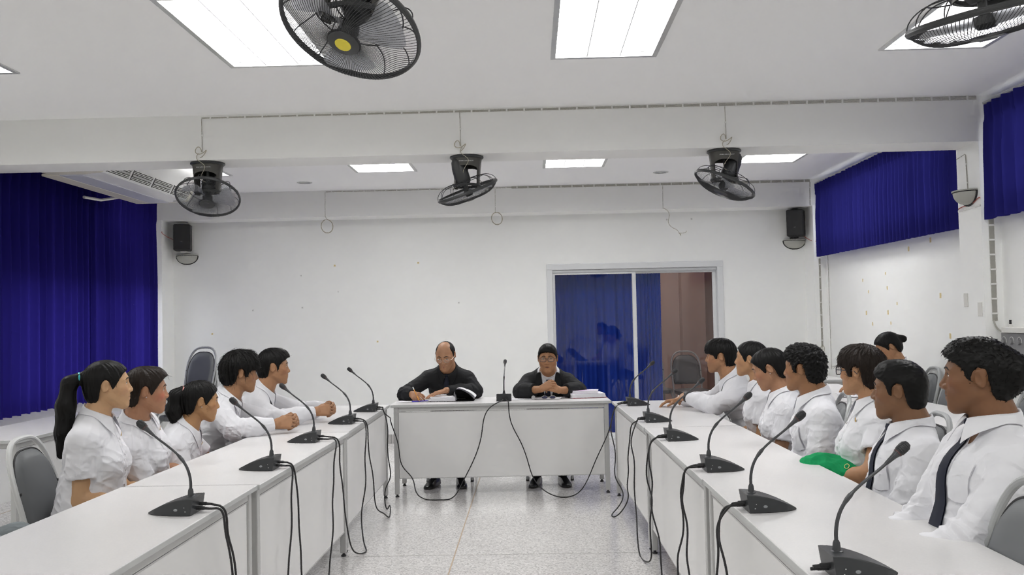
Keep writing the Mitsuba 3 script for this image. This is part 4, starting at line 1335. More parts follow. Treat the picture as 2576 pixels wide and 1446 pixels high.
HAIR_POLY = {
    # outlines in the head's (y, z) plane inside which hair grows
    'short': [(0.092, 0.066), (0.070, 0.050), (0.044, 0.036), (0.030, 0.012), (0.026, -0.016), (0.012, -0.020), (0.008, 0.014), (-0.008, 0.032), (-0.028, 0.026), (-0.036, -0.010), (-0.044, -0.050), (-0.060, -0.085), (-0.16, -0.09), (-0.16, 0.25), (0.16, 0.25), (0.16, 0.070)],
    'fringe': [(0.10, 0.030), (0.078, 0.026), (0.052, 0.022), (0.036, 0.008), (0.030, -0.020), (0.014, -0.024), (0.008, 0.014), (-0.008, 0.030), (-0.028, 0.022), (-0.036, -0.014), (-0.044, -0.056), (-0.058, -0.092), (-0.16, -0.10), (-0.16, 0.25), (0.16, 0.25), (0.16, 0.030)],
    'bowl': [(0.11, 0.022), (0.085, 0.018), (0.060, 0.016), (0.040, 0.004), (0.030, -0.014), (0.016, -0.016), (0.010, 0.012), (-0.010, 0.030), (-0.028, 0.022), (-0.036, -0.020), (-0.042, -0.062), (-0.05, -0.095), (-0.16, -0.10), (-0.16, 0.25), (0.16, 0.25), (0.16, 0.024)],
    'swept': [(0.092, 0.074), (0.074, 0.058), (0.056, 0.038), (0.041, 0.016), (0.030, -0.006), (0.020, -0.024), (0.011, -0.012), (0.006, 0.014), (-0.010, 0.028), (-0.028, 0.014), (-0.038, -0.024), (-0.044, -0.060), (-0.056, -0.088), (-0.16, -0.10), (-0.16, 0.25), (0.16, 0.25), (0.16, 0.070)],
    'bald': [(0.022, 0.082), (0.034, 0.066), (0.030, 0.034), (0.024, -0.006), (0.012, -0.012), (0.008, 0.014), (-0.008, 0.032), (-0.028, 0.026), (-0.036, -0.010), (-0.044, -0.050), (-0.056, -0.080), (-0.16, -0.09), (-0.16, 0.25), (-0.040, 0.25), (-0.032, 0.105), (-0.01, 0.092)],
    'parted': [(0.10, 0.066), (0.078, 0.056), (0.052, 0.040), (0.036, 0.010), (0.030, -0.016), (0.014, -0.020), (0.008, 0.014), (-0.008, 0.032), (-0.028, 0.026), (-0.036, -0.010), (-0.044, -0.050), (-0.058, -0.085), (-0.16, -0.09), (-0.16, 0.25), (0.16, 0.25), (0.16, 0.068)],
}


def person(name_label, H, az, pitch, body_az, hip, hs=1.0, roll=0.0, female=False, skin=(0.42, 0.25, 0.16), face=None, hair=None, shirt='short', arms=None, tie=False, collar='shirt',
           sh=None, fine=0.0038, cloth='mat_shirt', buttons=None, pocket=False, legs='sit', trousers='mat_trousers', girth=1.0, group=None, extra=None, seat=0.0, shoes=True, neck=0.126, drop=0.118):
    k = thing('person', name_label, 'person', group)
    face = face or {}
    hair = hair or {}
    F, Rt = azv(body_az), V(math.cos(math.radians(body_az)), -math.sin(math.radians(body_az)), 0)
    # head frame
    hf0 = azv(az)
    hr = V(math.cos(math.radians(az)), -math.sin(math.radians(az)), 0)
    pr = math.radians(pitch)
    hf = hf0 * math.cos(pr) + V(0, 0, 1) * math.sin(pr)
    hu = np.cross(hr, hf)
    rr = math.radians(roll)
    hr, hu = hr * math.cos(rr) - hu * math.sin(rr), hr * math.sin(rr) + hu * math.cos(rr)
    MH = np.stack([hr, hf, hu], 1)
    H = np.asarray(H, float)
    to_h = lambda p: ((p - H.astype(f32)) @ MH.astype(f32)) / f32(hs)
    from_h = lambda q: H + hs * (np.asarray(q, float) @ MH.T)
    # torso
    HC = V(hip[0], hip[1], 0.53 + seat)
    dv = unit(0.45 * hu + 0.35 * V(0, 0, 1) + 0.20 * unit(H - HC))
    hfh = unit(V(hf[0], hf[1], 0))
    NB = H - dv * neck * hs - hfh * 0.022 - F * 0.022
    a = unit(NB - HC)
    Lt = np.linalg.norm(NB - HC)
    q = (Lt - drop + 0.078) / 0.54
    f = unit(F - a * (F @ a))
    r = np.cross(f, a)
    sw = sh or (0.140 if female else 0.162)
    at = lambda x, y, z: HC + r * x + f * y + a * z * q
    S = {s: HC + r * s * sw - f * 0.004 + a * (Lt - drop) for s in (-1, 1)}
    arms = arms or {}
    reach = {}
    arm = {}
    for s in (-1, 1):
        sp = dict(arms.get(s, {}))
        if 'fwd' in sp:
            S[s] = S[s] + f * sp['fwd'] + a * sp.get('up', 0)
        W = sp.get('W')
        if W is None:
            W = HC + F * 0.30 + Rt * s * 0.070 + V(0, 0, 0.115)
        hint = sp.get('hint', Rt * s * 0.45 - F * 0.35 - V(0, 0, 1))
        L1, L2 = (0.265, 0.232) if female else (0.282, 0.248)
        if 'E' in sp:
            E = np.asarray(sp['E'], float)
        else:
            E = ik(S[s], W, L1, L2, hint)
        W = np.asarray(W, float)
        fd = unit(sp.get('fd', unit(W - E) + V(0, 0, -0.1)))
        nb = sp.get('nb', V(0, 0, 1) + 0.3 * Rt * s)
        arm[s] = dict(S=S[s], E=E, W=W, hp=hand_prims(W + fd * 0.004, fd, nb, s < 0, sp.get('pose', 'rest'), 0.93 if female else 1.0), fd=fd, pose=sp.get('pose', 'rest'))
    g = girth
    wm = 0.93 if female else 1.0

    def torso(p, o):
        w = np.float32(0)
        def E_(x, y, z, rx, ry, rz):
            return ell(p, at(x, y, z), (rx + o, ry + o, rz + o), np.stack([r, f, a], 1))
        d = E_(0, -0.005, 0.02, 0.168 * wm * g, 0.120 * g, 0.115)
        d = smin(d, E_(0, 0.008, 0.17, 0.140 * wm * g, 0.108 * g, 0.15), 0.06)
        d = smin(d, E_(0, 0.006, 0.335, 0.156 * wm * g, 0.108 * g, 0.165), 0.06)
        for s in (-1, 1):
            if female:
                d = smin(d, E_(s * 0.066, 0.075, 0.315, 0.066, 0.060, 0.066), 0.05)
            else:
                d = smin(d, E_(s * 0.07, 0.06, 0.37, 0.075, 0.055, 0.07), 0.05)
            d = smin(d, cone(p, NB - f * 0.014 - a * 0.050 + r * s * 0.015, S[s] + a * 0.004 - r * s * 0.02, 0.050 + o, 0.046 + o), 0.055)
            d = smin(d, cone(p, S[s] - a * 0.06 - r * s * (sw - 0.06), S[s] - a * 0.01, 0.075 + o, 0.050 + o), 0.05)
        return d

    ur = (0.043, 0.037) if female else (0.048, 0.041)
    fr = (0.036, 0.0245) if female else (0.041, 0.0275)

    def arms_sd(p, d):
        for s in (-1, 1):
            A = arm[s]
            d = smin(d, cone(p, A['S'], A['E'], *ur), 0.03)
            m = A['E'] * 0.65 + A['W'] * 0.35
            d = smin(d, np.minimum(cone(p, A['E'], m, fr[0] * 0.98, fr[0]), smin(cone(p, m, A['W'], fr[0], fr[1]), cone(p, A['E'], m, fr[0] * .9, fr[0]), 0.02)), 0.02)
        return d

    def hands(p, d):
        for s in (-1, 1):
            A = arm[s]
            near = cone(p, A['W'] - A['fd'] * 0.04, A['W'] + A['fd'] * 0.20, 0.0, 0.0)
            sel = near < 0.16
            hd = np.full(len(p), 0.2, f32)
            if sel.any():
                hd[sel] = hand_sd(p[sel], A['hp'])
            d = smin(d, hd, 0.012)
        return d

    def head_neck(p):
        hp = to_h(p)
        d = head_sd(hp, face) * f32(hs)
        nr = (0.047 if female else 0.056) * hs * face.get('neck', 1.0)
        d = smin(d, cone(p, from_h((0, -0.026, -0.050)), NB + a * 0.01, nr, nr * 1.04), 0.022)
        return smin(d, cone(p, NB + a * 0.0, NB - f * 0.0 - a * 0.10, nr * 1.02, 0.080), 0.04)

    def skin_fn(p):
        d = torso(p, -0.004)
        d = smin(d, head_neck(p), 0.04)
        d = arms_sd(p, d)
        return hands(p, d)

    boxes = [(H - 0.17 * hs, H + 0.16 * hs, fine)]
    for s in (-1, 1):
        A = arm[s]
        c = A['W'] + A['fd'] * 0.085
        boxes.append((c - 0.115, c + 0.115, 0.0030 if arms.get(s) and arms[s].get('show') else 0.0068))
    parts = []
    for lo, hi, h in boxes[:1]:
        parts.append(nets(lambda p: smin(head_neck(p), torso(p, -0.004), 0.04), lo, hi, h))
    for i, (lo, hi, h) in enumerate(boxes[1:]):
        s = (-1, 1)[i]
        A = arm[s]
        parts.append(nets(lambda p: hands_one(p, A, fr), lo, hi, h))
    lo = np.min([HC - 0.2, NB - 0.12, *[arm[s][j] - 0.06 for s in (-1, 1) for j in 'SEW']], 0)
    hi = np.max([HC + 0.2, NB + 0.12, *[arm[s][j] + 0.06 for s in (-1, 1) for j in 'SEW']], 0)
    body = nets(lambda p: arms_sd(p, smin(torso(p, -0.004), head_neck(p), 0.04)), lo, hi, 0.0095)
    # the coarse mesh gives way to the finer ones
    fc = body.triangles_center
    drop = np.zeros(len(fc), bool)
    bl, bh, _ = boxes[0]
    drop |= ((fc > bl + 0.012) & (fc < bh - 0.012)).all(1)
    body.update_faces(~drop)
    m = cat(parts + [body])
    # skin colours
    vh = to_h(m.vertices.astype(f32))
    skin = (skin[0], skin[1] * 0.97, skin[2] * 0.84)
    col = np.tile(np.array(skin, float), (len(m.vertices), 1))
    nz = meshkit.fbm(m.vertices * 55.0, 3)[:, None]
    col *= 0.93 + 0.14 * nz
    xq = np.abs(vh[:, 0])
    inhead = (np.abs(vh) < 0.14).all(1)
    lipd = np.minimum(cone(np.stack([xq, vh[:, 1], vh[:, 2]], 1).astype(f32), (0.020, 0.083, -0.0585), (0.003, 0.0905, -0.0550), 0.0034, 0.0050),
                      cone(np.stack([xq, vh[:, 1], vh[:, 2]], 1).astype(f32), (0.018, 0.083, -0.0655), (0.0, 0.0895, -0.0685), 0.0034, 0.0056))
    lm = (np.clip(1 - lipd / 0.0022, 0, 1) * inhead)[:, None]
    lipc = np.array(face.get('lip', [skin[0] * 0.82, skin[1] * 0.48, skin[2] * 0.54]))
    col = col * (1 - lm) + lipc * lm
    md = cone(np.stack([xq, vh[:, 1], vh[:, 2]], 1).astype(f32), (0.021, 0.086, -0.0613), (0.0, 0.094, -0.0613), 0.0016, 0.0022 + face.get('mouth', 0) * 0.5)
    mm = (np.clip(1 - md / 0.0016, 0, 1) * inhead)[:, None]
    col = col * (1 - 0.72 * mm)  # shade of the crease between the lips, painted into the skin colour
    chk = np.exp(-(((xq - 0.045) / 0.022) ** 2 + ((vh[:, 1] - 0.06) / 0.03) ** 2 + ((vh[:, 2] + 0.025) / 0.022) ** 2)) * inhead
    col = col * (1 + chk[:, None] * face.get('blush', 0.25) * np.array([0.35, -0.35, -0.35]))
    if face.get('stubble'):
        st = np.clip(1 - np.abs(vh[:, 2] + 0.050 - 0.0) / 0.006, 0, 1) * (xq < 0.024) * (vh[:, 1] > 0.082)
        ch = np.clip(1 - np.linalg.norm((vh - np.array([0, 0.085, -0.098])) / np.array([0.02, 0.02, 0.018]), axis=1), 0, 1)
        jl = np.clip((-0.035 - vh[:, 2]) / 0.03, 0, 1) * (vh[:, 1] < 0.085) * (vh[:, 1] > -0.01) * 0.25
        sm = np.clip(np.maximum(np.maximum(st, ch * 1.6), jl) * face['stubble'], 0, 0.9)[:, None] * inhead[:, None]
        col = col * (1 - sm) + np.array([0.02, 0.016, 0.014]) * sm
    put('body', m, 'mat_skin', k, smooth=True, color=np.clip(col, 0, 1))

    # eyes, lashes, brows
    look = face.get('look', (0.0, 0.0))
    for s in (-1, 1):
        c = from_h((s * 0.0318, 0.0672, 0.0050))
        sp = trimesh.creation.icosphere(3, 0.0146 * hs)
        n = sp.vertices / np.linalg.norm(sp.vertices, axis=1, keepdims=True)
        ga = unit(MH @ V(look[0], 1.0, look[1]))
        ang = np.arccos(np.clip(n @ ga, -1, 1))
        cc = np.where(ang[:, None] < 0.20, [0.004, 0.004, 0.004], np.where(ang[:, None] < 0.42, [0.022, 0.012, 0.007], [0.62, 0.58, 0.54]))
        put('eye', xf(sp, t=c), 'mat_eye', k, smooth=True, color=cc)
    sl = face.get('eye', 0.0042)
    for s in (-1, 1):
        e = []
        for t in np.linspace(-1, 1, 9):
            e.append(from_h((s * (0.0318 + 0.0150 * t), 0.0668 + math.sqrt(max(1e-5, 0.0158 ** 2 - (0.0150 * t) ** 2)) * 0.97 + 0.0006, 0.0045 + sl * (1 - t * t) * 1.02)))
        put('eyelash', tube(e, np.array([0.3, .7, 1, 1.1, 1.1, 1.1, 1, .8, .5]) * 0.0010, 5), 'mat_brow', k)
        b = []
        for t in np.linspace(0, 1, 9):
            zz = 0.024 + face.get('browz', 0) + 0.0055 * math.sin(math.pi * min(1, t * 1.15)) - 0.003 * t
            xx = 0.011 + 0.040 * t
            b.append((s * xx, 0.05, zz))
        b = np.array(b)
        # lay the brow on the face
        bw = []
        for q_ in b:
            y = 0.11
            for _ in range(24):
                d = head_sd(np.array([[q_[0], y, q_[2]]], f32), face)[0]
                y -= max(float(d), 0.0002) * 0.8
                if d < 0.0004:
                    break
            bw.append(from_h((q_[0], y + 0.0002, q_[2])))
        put('eyebrow', tube(bw, np.interp(np.linspace(0, 1, 9), [0, .2, .6, 1], [0.6, 1, 0.9, 0.25]) * face.get('brow', 0.0028), 6), 'mat_brow', k)

    # hair
    style = hair.get('style', 'short')
    if style:
        poly = HAIR_POLY[style]
        tt, tb, ts = hair.get('top', 0.012), hair.get('back', 0.010), hair.get('side', 0.007)
        pts = hair.get('pts', [])

        def hair_fn(p):
            x = np.abs(p[:, 0])
            d = ell(p, (0, -0.008, 0.025), (0.0745 + ts, 0.094 + tb, 0.083 + tt))
            d = smin(d, ell(p, (0, -0.044, -0.030), (0.062 + ts * .6, 0.052 + tb * .8, 0.062)), 0.02)
            if hair.get('front'):
                fz = hair['front']
                d = smin(d, ell(p, (hair.get('fx', 0), 0.040, 0.050), (0.062 + ts, 0.050 + fz, 0.050 + tt)), 0.025)
            jit = 0.006 * np.sin(p[:, 0] * 210 + 1.0) * hair.get('ragged', 0.3) + 0.004 * np.sin(p[:, 0] * 470) * hair.get('ragged', 0.3)
            z = p[:, 2] + jit * (p[:, 1] > 0.03)
            y = p[:, 1] + 0.0
            # the hairline curves down towards the temples
            side = np.clip((x - 0.03) / 0.045, 0, 1)
            y2 = np.where(y > 0.03, y - 0.030 * (1 - side) * hair.get('round', 0.5) * 0 + 0, y)
            d = smax(d, poly_sd(poly, y2, z), 0.006)
            hd = head_sd(p, face)
            d = smax(d, -(hd + 0.004), 0.002)           # hollow, so that it does not swallow the head
            e = None
            for A, B, r1, r2 in pts:
                c = cone(p, A, B, r1, r2)
                e = c if e is None else smin(e, c, 0.02)
            if e is not None:
                d = smin(d, e, hair.get('join', 0.012))
            return d
        ext = np.array([[-0.14, -0.16, -0.13], [0.14, 0.14, 0.17]])
        for A, B, r1, r2 in pts:
            for Q, rad in ((A, r1), (B, r2)):
                ext[0] = np.minimum(ext[0], np.array(Q) - rad - 0.02)
                ext[1] = np.maximum(ext[1], np.array(Q) + rad + 0.02)
        hm = nets(hair_fn, ext[0], ext[1], hair.get('h', fine * 1.0))
        v = hm.vertices
        whorl = np.array(hair.get('whorl', (0.0, -0.045, 0.10)))
        rel = v - whorl
        phi = np.arctan2(rel[:, 0], rel[:, 1])
        dist = np.linalg.norm(rel, axis=1)
        _, nrm = grad(hair_fn, v, 0.002)
        amp = hair.get('amp', 0.0030)
        if hair.get('curl'):
            dis = (meshkit.noise(v * 95) - 0.45) * 2 + 0.6 * (meshkit.noise(v * 190, 3) - 0.5)
        else:
            dis = (meshkit.noise(np.stack([phi * 16 + dist * hair.get('twist', 20), dist * 18, phi * 0 + 1], -1)) - 0.5) * 1.6 + (meshkit.noise(np.stack([phi * 52 + dist * 30, dist * 20, phi * 0], -1), 5) - 0.5) * 0.9
        low = v[:, 2] < -0.14
        dis[low] = (meshkit.noise(np.stack([v[low, 0] * 150, v[low, 1] * 150, v[low, 2] * 9], -1)) - 0.5) * 2.2
        hm.vertices = v + nrm * (dis * amp)[:, None]
        # loose strands on top of the mass
        ns = hair.get('strands', 260)
        rg = np.random.default_rng(hair.get('seed', 5))
        pick = rg.choice(len(v), min(ns, len(v)), replace=False)
        st = []
        for i in pick:
            n_ = nrm[i]
            fl = rel[i] - n_ * (rel[i] @ n_) + rg.normal(0, 0.2 if not hair.get('curl') else 1.0, 3) * dist[i]
            if low[i]:
                fl = V(rg.normal(0, .1), rg.normal(0, .1) - 0.1, -1)
            fl = unit(fl - n_ * (fl @ n_))
            L = hair.get('len', 0.022) * rg.uniform(0.5, 1.4)
            lift = hair.get('lift', 0.25)
            p0 = hm.vertices[i] - n_ * 0.001
            pth = [p0 + fl * L * t + n_ * (lift * L * t * (1 - 0.55 * t)) - V(0, 0, 1) * 0.15 * L * t * t for t in np.linspace(0, 1, 5)]
            st.append(tube(pth, np.array([1, 0.95, 0.8, 0.55, 0.15]) * hair.get('thick', 0.0008), 4, cap=False))
        hm = cat([hm] + st)
        hm.vertices = from_h(hm.vertices)
        hk = put('hair', hm, hair.get('mat', 'mat_hair'), k, smooth=True)
        if hair.get('band'):
            bp, bd, br, bm = hair['band']
            Rb = frame_z(bd, (1, 0.1, 0))
            ring = [Rb @ V(br * math.cos(t), br * math.sin(t), 0) for t in np.linspace(0, 2 * math.pi, 25)[:-1]]
            put('hair_tie', xf(tube(from_h(np.array(ring) + np.array(bp)), 0.007, 8, closed=True)), bm, k, label=hair.get('band_label'))

    # clothes
    slv = {}
    for s in (-1, 1):
        A = arm[s]
        if shirt == 'short':
            e = A['S'] + (A['E'] - A['S']) * 0.62
            slv[s] = [(A['S'], e, ur[0] + 0.017, ur[1] + 0.026)]
            slv[s + 10] = (e, unit(A['E'] - A['S']), ur[1] + 0.0155)
        else:
            we = A['W'] - unit(A['W'] - A['E']) * (0.075 if shirt == 'suit' else 0.012)
            up = 0.018 if shirt != 'suit' else 0.024
            slv[s] = [(A['S'], A['E'], ur[0] + up, ur[1] + up + 0.002), (A['E'], A['E'] * 0.45 + we * 0.55, fr[0] + up + 0.004, fr[0] + up - 0.003), (A['E'] * 0.45 + we * 0.55, we, fr[0] + up - 0.003, fr[1] + (0.011 if shirt != 'suit' else 0.026))]
            slv[s + 10] = (we, unit(we - A['E']), fr[1] + (0.007 if shirt != 'suit' else 0.02))
    nn = unit(a + 0.50 * f)
    o = 0.013 if shirt != 'suit' else 0.024
    hem = unit(a)

    def shirt_fn(p, raw=False):
        d = torso(p, o)
        # fuller over the belly, as cloth hangs
        d = smin(d, ell(p, at(0, 0.012, 0.12), ((0.150 * wm + 0.014) * g, (0.115 + 0.020) * g, 0.17), np.stack([r, f, a], 1)), 0.05)
        for s in (-1, 1):
            for i, (A_, B_, r1, r2) in enumerate(slv[s]):
                e = cone(p, A_, B_, r1, r2)
                if i == len(slv[s]) - 1:
                    ep, ed, er = slv[s + 10]
                    e = smax(e, ((p - ep.astype(f32)) @ ed.astype(f32)), 0.004)
                    if not raw and shirt == 'short':
                        e = smax(e, -cone(p, ep - ed * 0.02, ep + ed * 0.05, er, er + 0.002), 0.003)
                d = smin(d, e, 0.011 if i == 0 else 0.016)
        if raw:
            return d
        pl = ((p - (NB + a * 0.012).astype(f32)) @ nn.astype(f32)) - 0.004
        d = smax(d, np.minimum(pl, 0.125 - np.linalg.norm(p - NB.astype(f32), axis=1)), 0.008)
        if collar in ('open', 'suit'):
            w = 0.030 if collar == 'open' else 0.052
            d = smax(d, -cone(p, NB + f * 0.105 + a * 0.02, NB + f * 0.135 - a * (0.115 if collar == 'open' else 0.26), w, 0.004), 0.006)
        hd = (p - (HC - a * 0.06).astype(f32)) @ hem.astype(f32)
        return smax(d, -hd, 0.01)

    lo = np.min([HC - 0.23, NB - 0.10, *[arm[s][j] - 0.085 for s in (-1, 1) for j in ('SEW' if shirt != 'short' else 'SE')]], 0)
    hi = np.max([HC + 0.23, NB + 0.10, *[arm[s][j] + 0.085 for s in (-1, 1) for j in ('SEW' if shirt != 'short' else 'SE')]], 0)
    sm_ = nets(shirt_fn, lo, hi, 0.0056 if fine < 0.0039 else 0.0064)
    v = sm_.vertices
    _, nrm = grad(shirt_fn, v, 0.004)
    L = np.stack([(v - HC) @ r, (v - HC) @ f, (v - HC) @ a], -1)
    cc_ = np.arctan2(L[:, 0], L[:, 1] + 0.05) * 0.15
    for s_ in (-1, 1):                              # on the sleeves: round the arm
        A = arm[s_]
        ax = unit(A['E'] - A['S'])
        w_ = v - A['S']
        t_ = w_ @ ax
        e1 = unit(np.cross(ax, f))
        e2 = np.cross(ax, e1)
        m_ = (np.linalg.norm(w_ - t_[:, None] * ax, axis=1) < 0.085) & (t_ > 0.03)
        cc_ = np.where(m_, np.arctan2(w_ @ e1, w_ @ e2) * 0.06 + s_ * 0.7 + t_ * 0.25, cc_)
    rdg = lambda n_: np.clip(1 - np.abs(2 * n_ - 1) * 1.5, 0, 1) ** 1.3
    zz_ = L[:, 2]
    wr = meshkit.noise(np.stack([cc_ * 24 + zz_ * 8, zz_ * 4.5, cc_ * 0 + 1.5], -1), 2)
    wr2 = meshkit.noise(np.stack([cc_ * 15 - zz_ * 25, zz_ * 7 + cc_ * 9, cc_ * 0 + 4.2], -1), 9)
    wr3 = meshkit.noise(np.stack([cc_ * 18 + zz_ * 30, zz_ * 9 - cc_ * 9, cc_ * 0 + 7.7], -1), 4)
    fold = rdg(wr) - 0.35 + 0.75 * (rdg(wr2) - 0.35) + 0.6 * (rdg(wr3) - 0.35)
    aw = 0.0080 * np.clip(1.20 - L[:, 2] / (0.62 * q), 0.40, 1.0)
    # bunching where the elbow bends
    for s in (-1, 1):
        A = arm[s]
        de = np.linalg.norm(v - A['E'], axis=1)
        if shirt != 'short':
            t = (v - A['E']) @ unit(A['W'] - A['S'])
            aw = aw + 0.0035 * np.exp(-(de / 0.11) ** 2)
            fold = fold + 0.8 * np.exp(-(de / 0.09) ** 2) * np.sin(t * 150 + 3 * wr)
    if shirt == 'suit':
        aw = aw * 0.6
    sm_.vertices = v + nrm * (fold * aw)[:, None]
    sk = put('jacket' if shirt == 'suit' else 'shirt', sm_, cloth, k, smooth=True)

    def chest_fn(p):
        return smin(torso(p, o), ell(p, at(0, 0.012, 0.12), ((0.150 * wm + 0.014) * g, (0.115 + 0.020) * g, 0.17), np.stack([r, f, a], 1)), 0.05)

    def lay(p0, dirv, off=0.004):
        """From p0 along dirv to the cloth."""
        p, dirv = np.asarray(p0, float), unit(dirv)
        for _ in range(40):
            d = float(chest_fn(p[None].astype(f32))[0]) - off
            if d < 0.0004:
                break
            if (p - p0) @ dirv > 0.36:                # it would miss the neck
                return np.asarray(p0, float) + dirv * 0.25
            p = p + dirv * d * 0.9
        return p

    # collar
    def collar_mesh(side, h0=0.036, drop=0.062, lift=0.0, thick=0.0022, wide=0.0, tipw=1.0, arc=1.0):
        nrw, ncl = 9, 22
        Pn = []
        nr = (0.053 if female else 0.063) * hs * face.get('neck', 1.0) + 0.004
        for j in range(ncl):
            t = j / (ncl - 1)                       # 0 at the nape, 1 at the front opening
            th = t * (math.pi - (0.30 if collar == 'open' else 0.10)) * arc
            dirv = -f * math.cos(th) + r * side * math.sin(th)
            hz = h0 * (1 - 0.62 * t)
            front = max(0.0, (t - 0.55) / 0.45)
            row = []
            for i in range(nrw):
                u = i / (nrw - 1)
                if u < 0.3:                          # stand, rising inside
                    w = u / 0.3
                    rad, z = nr + wide + 0.002 * w, -0.012 + (hz + 0.012) * w
                else:                                # fall, coming down outside
                    w = (u - 0.3) / 0.7
                    rad = nr + 0.003 + wide + (0.016 + 0.020 * front * tipw) * w ** 0.8
                    z = hz + 0.003 * math.sin(w * math.pi) - (hz + 0.012 + drop * front ** 1.4) * w
                side_shift = r * side * (0.030 * front ** 2 * max(0, (u - 0.3) / 0.7) if collar != 'open' else 0.022 * front ** 2 * max(0, (u - 0.3) / 0.7))
                base = NB + a * (0.008 + lift - 0.030 * t) + f * (0.012 * t)
                row.append(base + dirv * rad + a * z + side_shift)
            Pn.append(row)
        Pn = np.array(Pn)
        flat = Pn.reshape(-1, 3)
        d, n_ = grad(lambda p: shirt_fn(p, True), flat, 0.004)
        push = np.clip(0.0065 - d, 0, 0.05)
        fallrows = np.tile((np.arange(nrw) / (nrw - 1) >= 0.3), ncl)
        flat = flat + n_ * (push * fallrows)[:, None]
        i, j = np.meshgrid(np.arange(ncl - 1), np.arange(nrw - 1), indexing='ij')
        A0 = i * nrw + j
        F_ = np.stack([A0, A0 + nrw, A0 + nrw + 1, A0 + 1], -1).reshape(-1, 4)
        tri = np.vstack([F_[:, [0, 1, 2]], F_[:, [0, 2, 3]]])
        m0 = trimesh.Trimesh(flat, tri, process=False)
        nv = m0.vertex_normals
        m1 = trimesh.Trimesh(flat + nv * thick, tri, process=False)
        m0.invert()
        # close the rim
        ring = [(i_, 0) for i_ in range(ncl)] + [(ncl - 1, j_) for j_ in range(1, nrw)] + [(i_, nrw - 1) for i_ in range(ncl - 2, -1, -1)] + [(0, j_) for j_ in range(nrw - 2, 0, -1)]
        ids = [x * nrw + y for x, y in ring]
        N0 = len(flat)
        rf = []
        for c in range(len(ids)):
            x, y = ids[c], ids[(c + 1) % len(ids)]
            rf += [[x, y, x + N0], [y, y + N0, x + N0]]
        return trimesh.Trimesh(np.vstack([flat, flat + nv * thick]), np.vstack([m0.faces, tri + N0, rf]), process=False)

    if collar:
        cm_ = cat(collar_mesh(-1), collar_mesh(1)) if collar != 'suit' else cat(*[collar_mesh(s_, drop=0.045, tipw=0.3) for s_ in (-1, 1)])
        ck_ = put('collar', cm_, 'mat_shirt' if collar == 'suit' else cloth, k, smooth=50)
    if collar != 'suit' and shirt != 'suit':
        pl_, n0 = [], 26
        for t in np.linspace(0, 1, n0):
            z = -0.045 - (Lt - 0.10) * t
            for u in (-0.016, -0.0145, 0.0145, 0.016):
                c = lay(NB + a * z + f * 0.4 + r * u, -f, 0.0035 if abs(u) < 0.015 else -0.002)
                pl_.append(c + f * 0.0)
        i, j = np.meshgrid(np.arange(n0 - 1), np.arange(3), indexing='ij')
        A0 = i * 4 + j
        fq = np.stack([A0, A0 + 4, A0 + 5, A0 + 1], -1).reshape(-1, 4)
        put('placket', trimesh.Trimesh(np.array(pl_), np.vstack([fq[:, [0, 1, 2]], fq[:, [0, 2, 3]]]), process=False), cloth, k, smooth=30)
    if collar == 'suit':
        put('jacket_collar', cat(*[collar_mesh(s_, h0=0.026, drop=0.05, wide=0.010, lift=-0.008, tipw=0.6, arc=0.70) for s_ in (-1, 1)]), cloth, k, smooth=50)
        # white shirt front in the opening of the jacket
        rows = []
        for t in np.linspace(0, 1, 12):
            z = 0.02 - 0.30 * t
            hw = 0.050 * (1 - t) ** 0.8 + 0.018
            row = []
            for u in np.linspace(-1, 1, 9):
                p0 = NB + a * z + f * 0.3 + r * u * hw
                row.append(lay(p0, -f, 0.010))
            rows.append(row)
        rows = np.array(rows)
        i, j = np.meshgrid(np.arange(11), np.arange(8), indexing='ij')
        A0 = i * 9 + j
        fq = np.stack([A0, A0 + 9, A0 + 10, A0 + 1], -1).reshape(-1, 4)
        put('shirt_front', trimesh.Trimesh(rows.reshape(-1, 3), np.vstack([fq[:, [0, 1, 2]], fq[:, [0, 2, 3]]]), process=False), 'mat_shirt', k, smooth=True, label='white shirt front')
        for s in (-1, 1):
            edge = []
            for t in np.linspace(0, 1, 14):
                z = 0.035 - 0.30 * t
                hw = 0.062 * (1 - t) ** 0.9 + 0.004
                edge.append((lay(NB + a * z + f * 0.3 + r * s * hw, -f, 0.014), lay(NB + a * z + f * 0.3 + r * s * (hw + 0.022 + 0.045 * math.sin(math.pi * min(1, t * 1.3)) * (t < 0.77)), -f, 0.009)))
            vv = np.array([x for e in edge for x in e])
            fq = []
            for i_ in range(13):
                b_ = 2 * i_
                fq += [[b_, b_ + 1, b_ + 2], [b_ + 1, b_ + 3, b_ + 2]]
            lm_ = trimesh.Trimesh(vv, fq, process=False)
            put('lapel', cat(lm_, xf(lm_, t=f * 0.004)), cloth, k, smooth=True)
    if tie:
        rows = []
        n0, n1, tl = 16, 5, (tie if isinstance(tie, float) else 0.42)
        knot = lay(NB - a * 0.028 + f * 0.3, -f, 0.012 if collar != 'suit' else 0.018)
        for t in np.linspace(0, 1, n0):
            z = -0.036 - tl * t
            hw = np.interp(t, [0, 0.06, 0.75, 0.93, 1], [0.013, 0.017, 0.036, 0.041, 0.002])
            c0 = NB + a * z + f * 0.35 + r * (0.006 * math.sin(t * 5))
            c = lay(c0, -f, 0.010 if collar != 'suit' else 0.017)
            for u in np.linspace(-1, 1, n1):
                rows.append(c + r * u * hw + f * (0.003 * (1 - u * u)))
        rows = np.array(rows)
        i, j = np.meshgrid(np.arange(n0 - 1), np.arange(n1 - 1), indexing='ij')
        A0 = i * n1 + j
        fq = np.stack([A0, A0 + n1, A0 + n1 + 1, A0 + 1], -1).reshape(-1, 4)
        tr = np.vstack([fq[:, [0, 1, 2]], fq[:, [0, 2, 3]]])
        fm_ = trimesh.Trimesh(rows, tr, process=False)
        bm_ = trimesh.Trimesh(rows - f * 0.004, tr[:, ::-1], process=False)
        kn = []
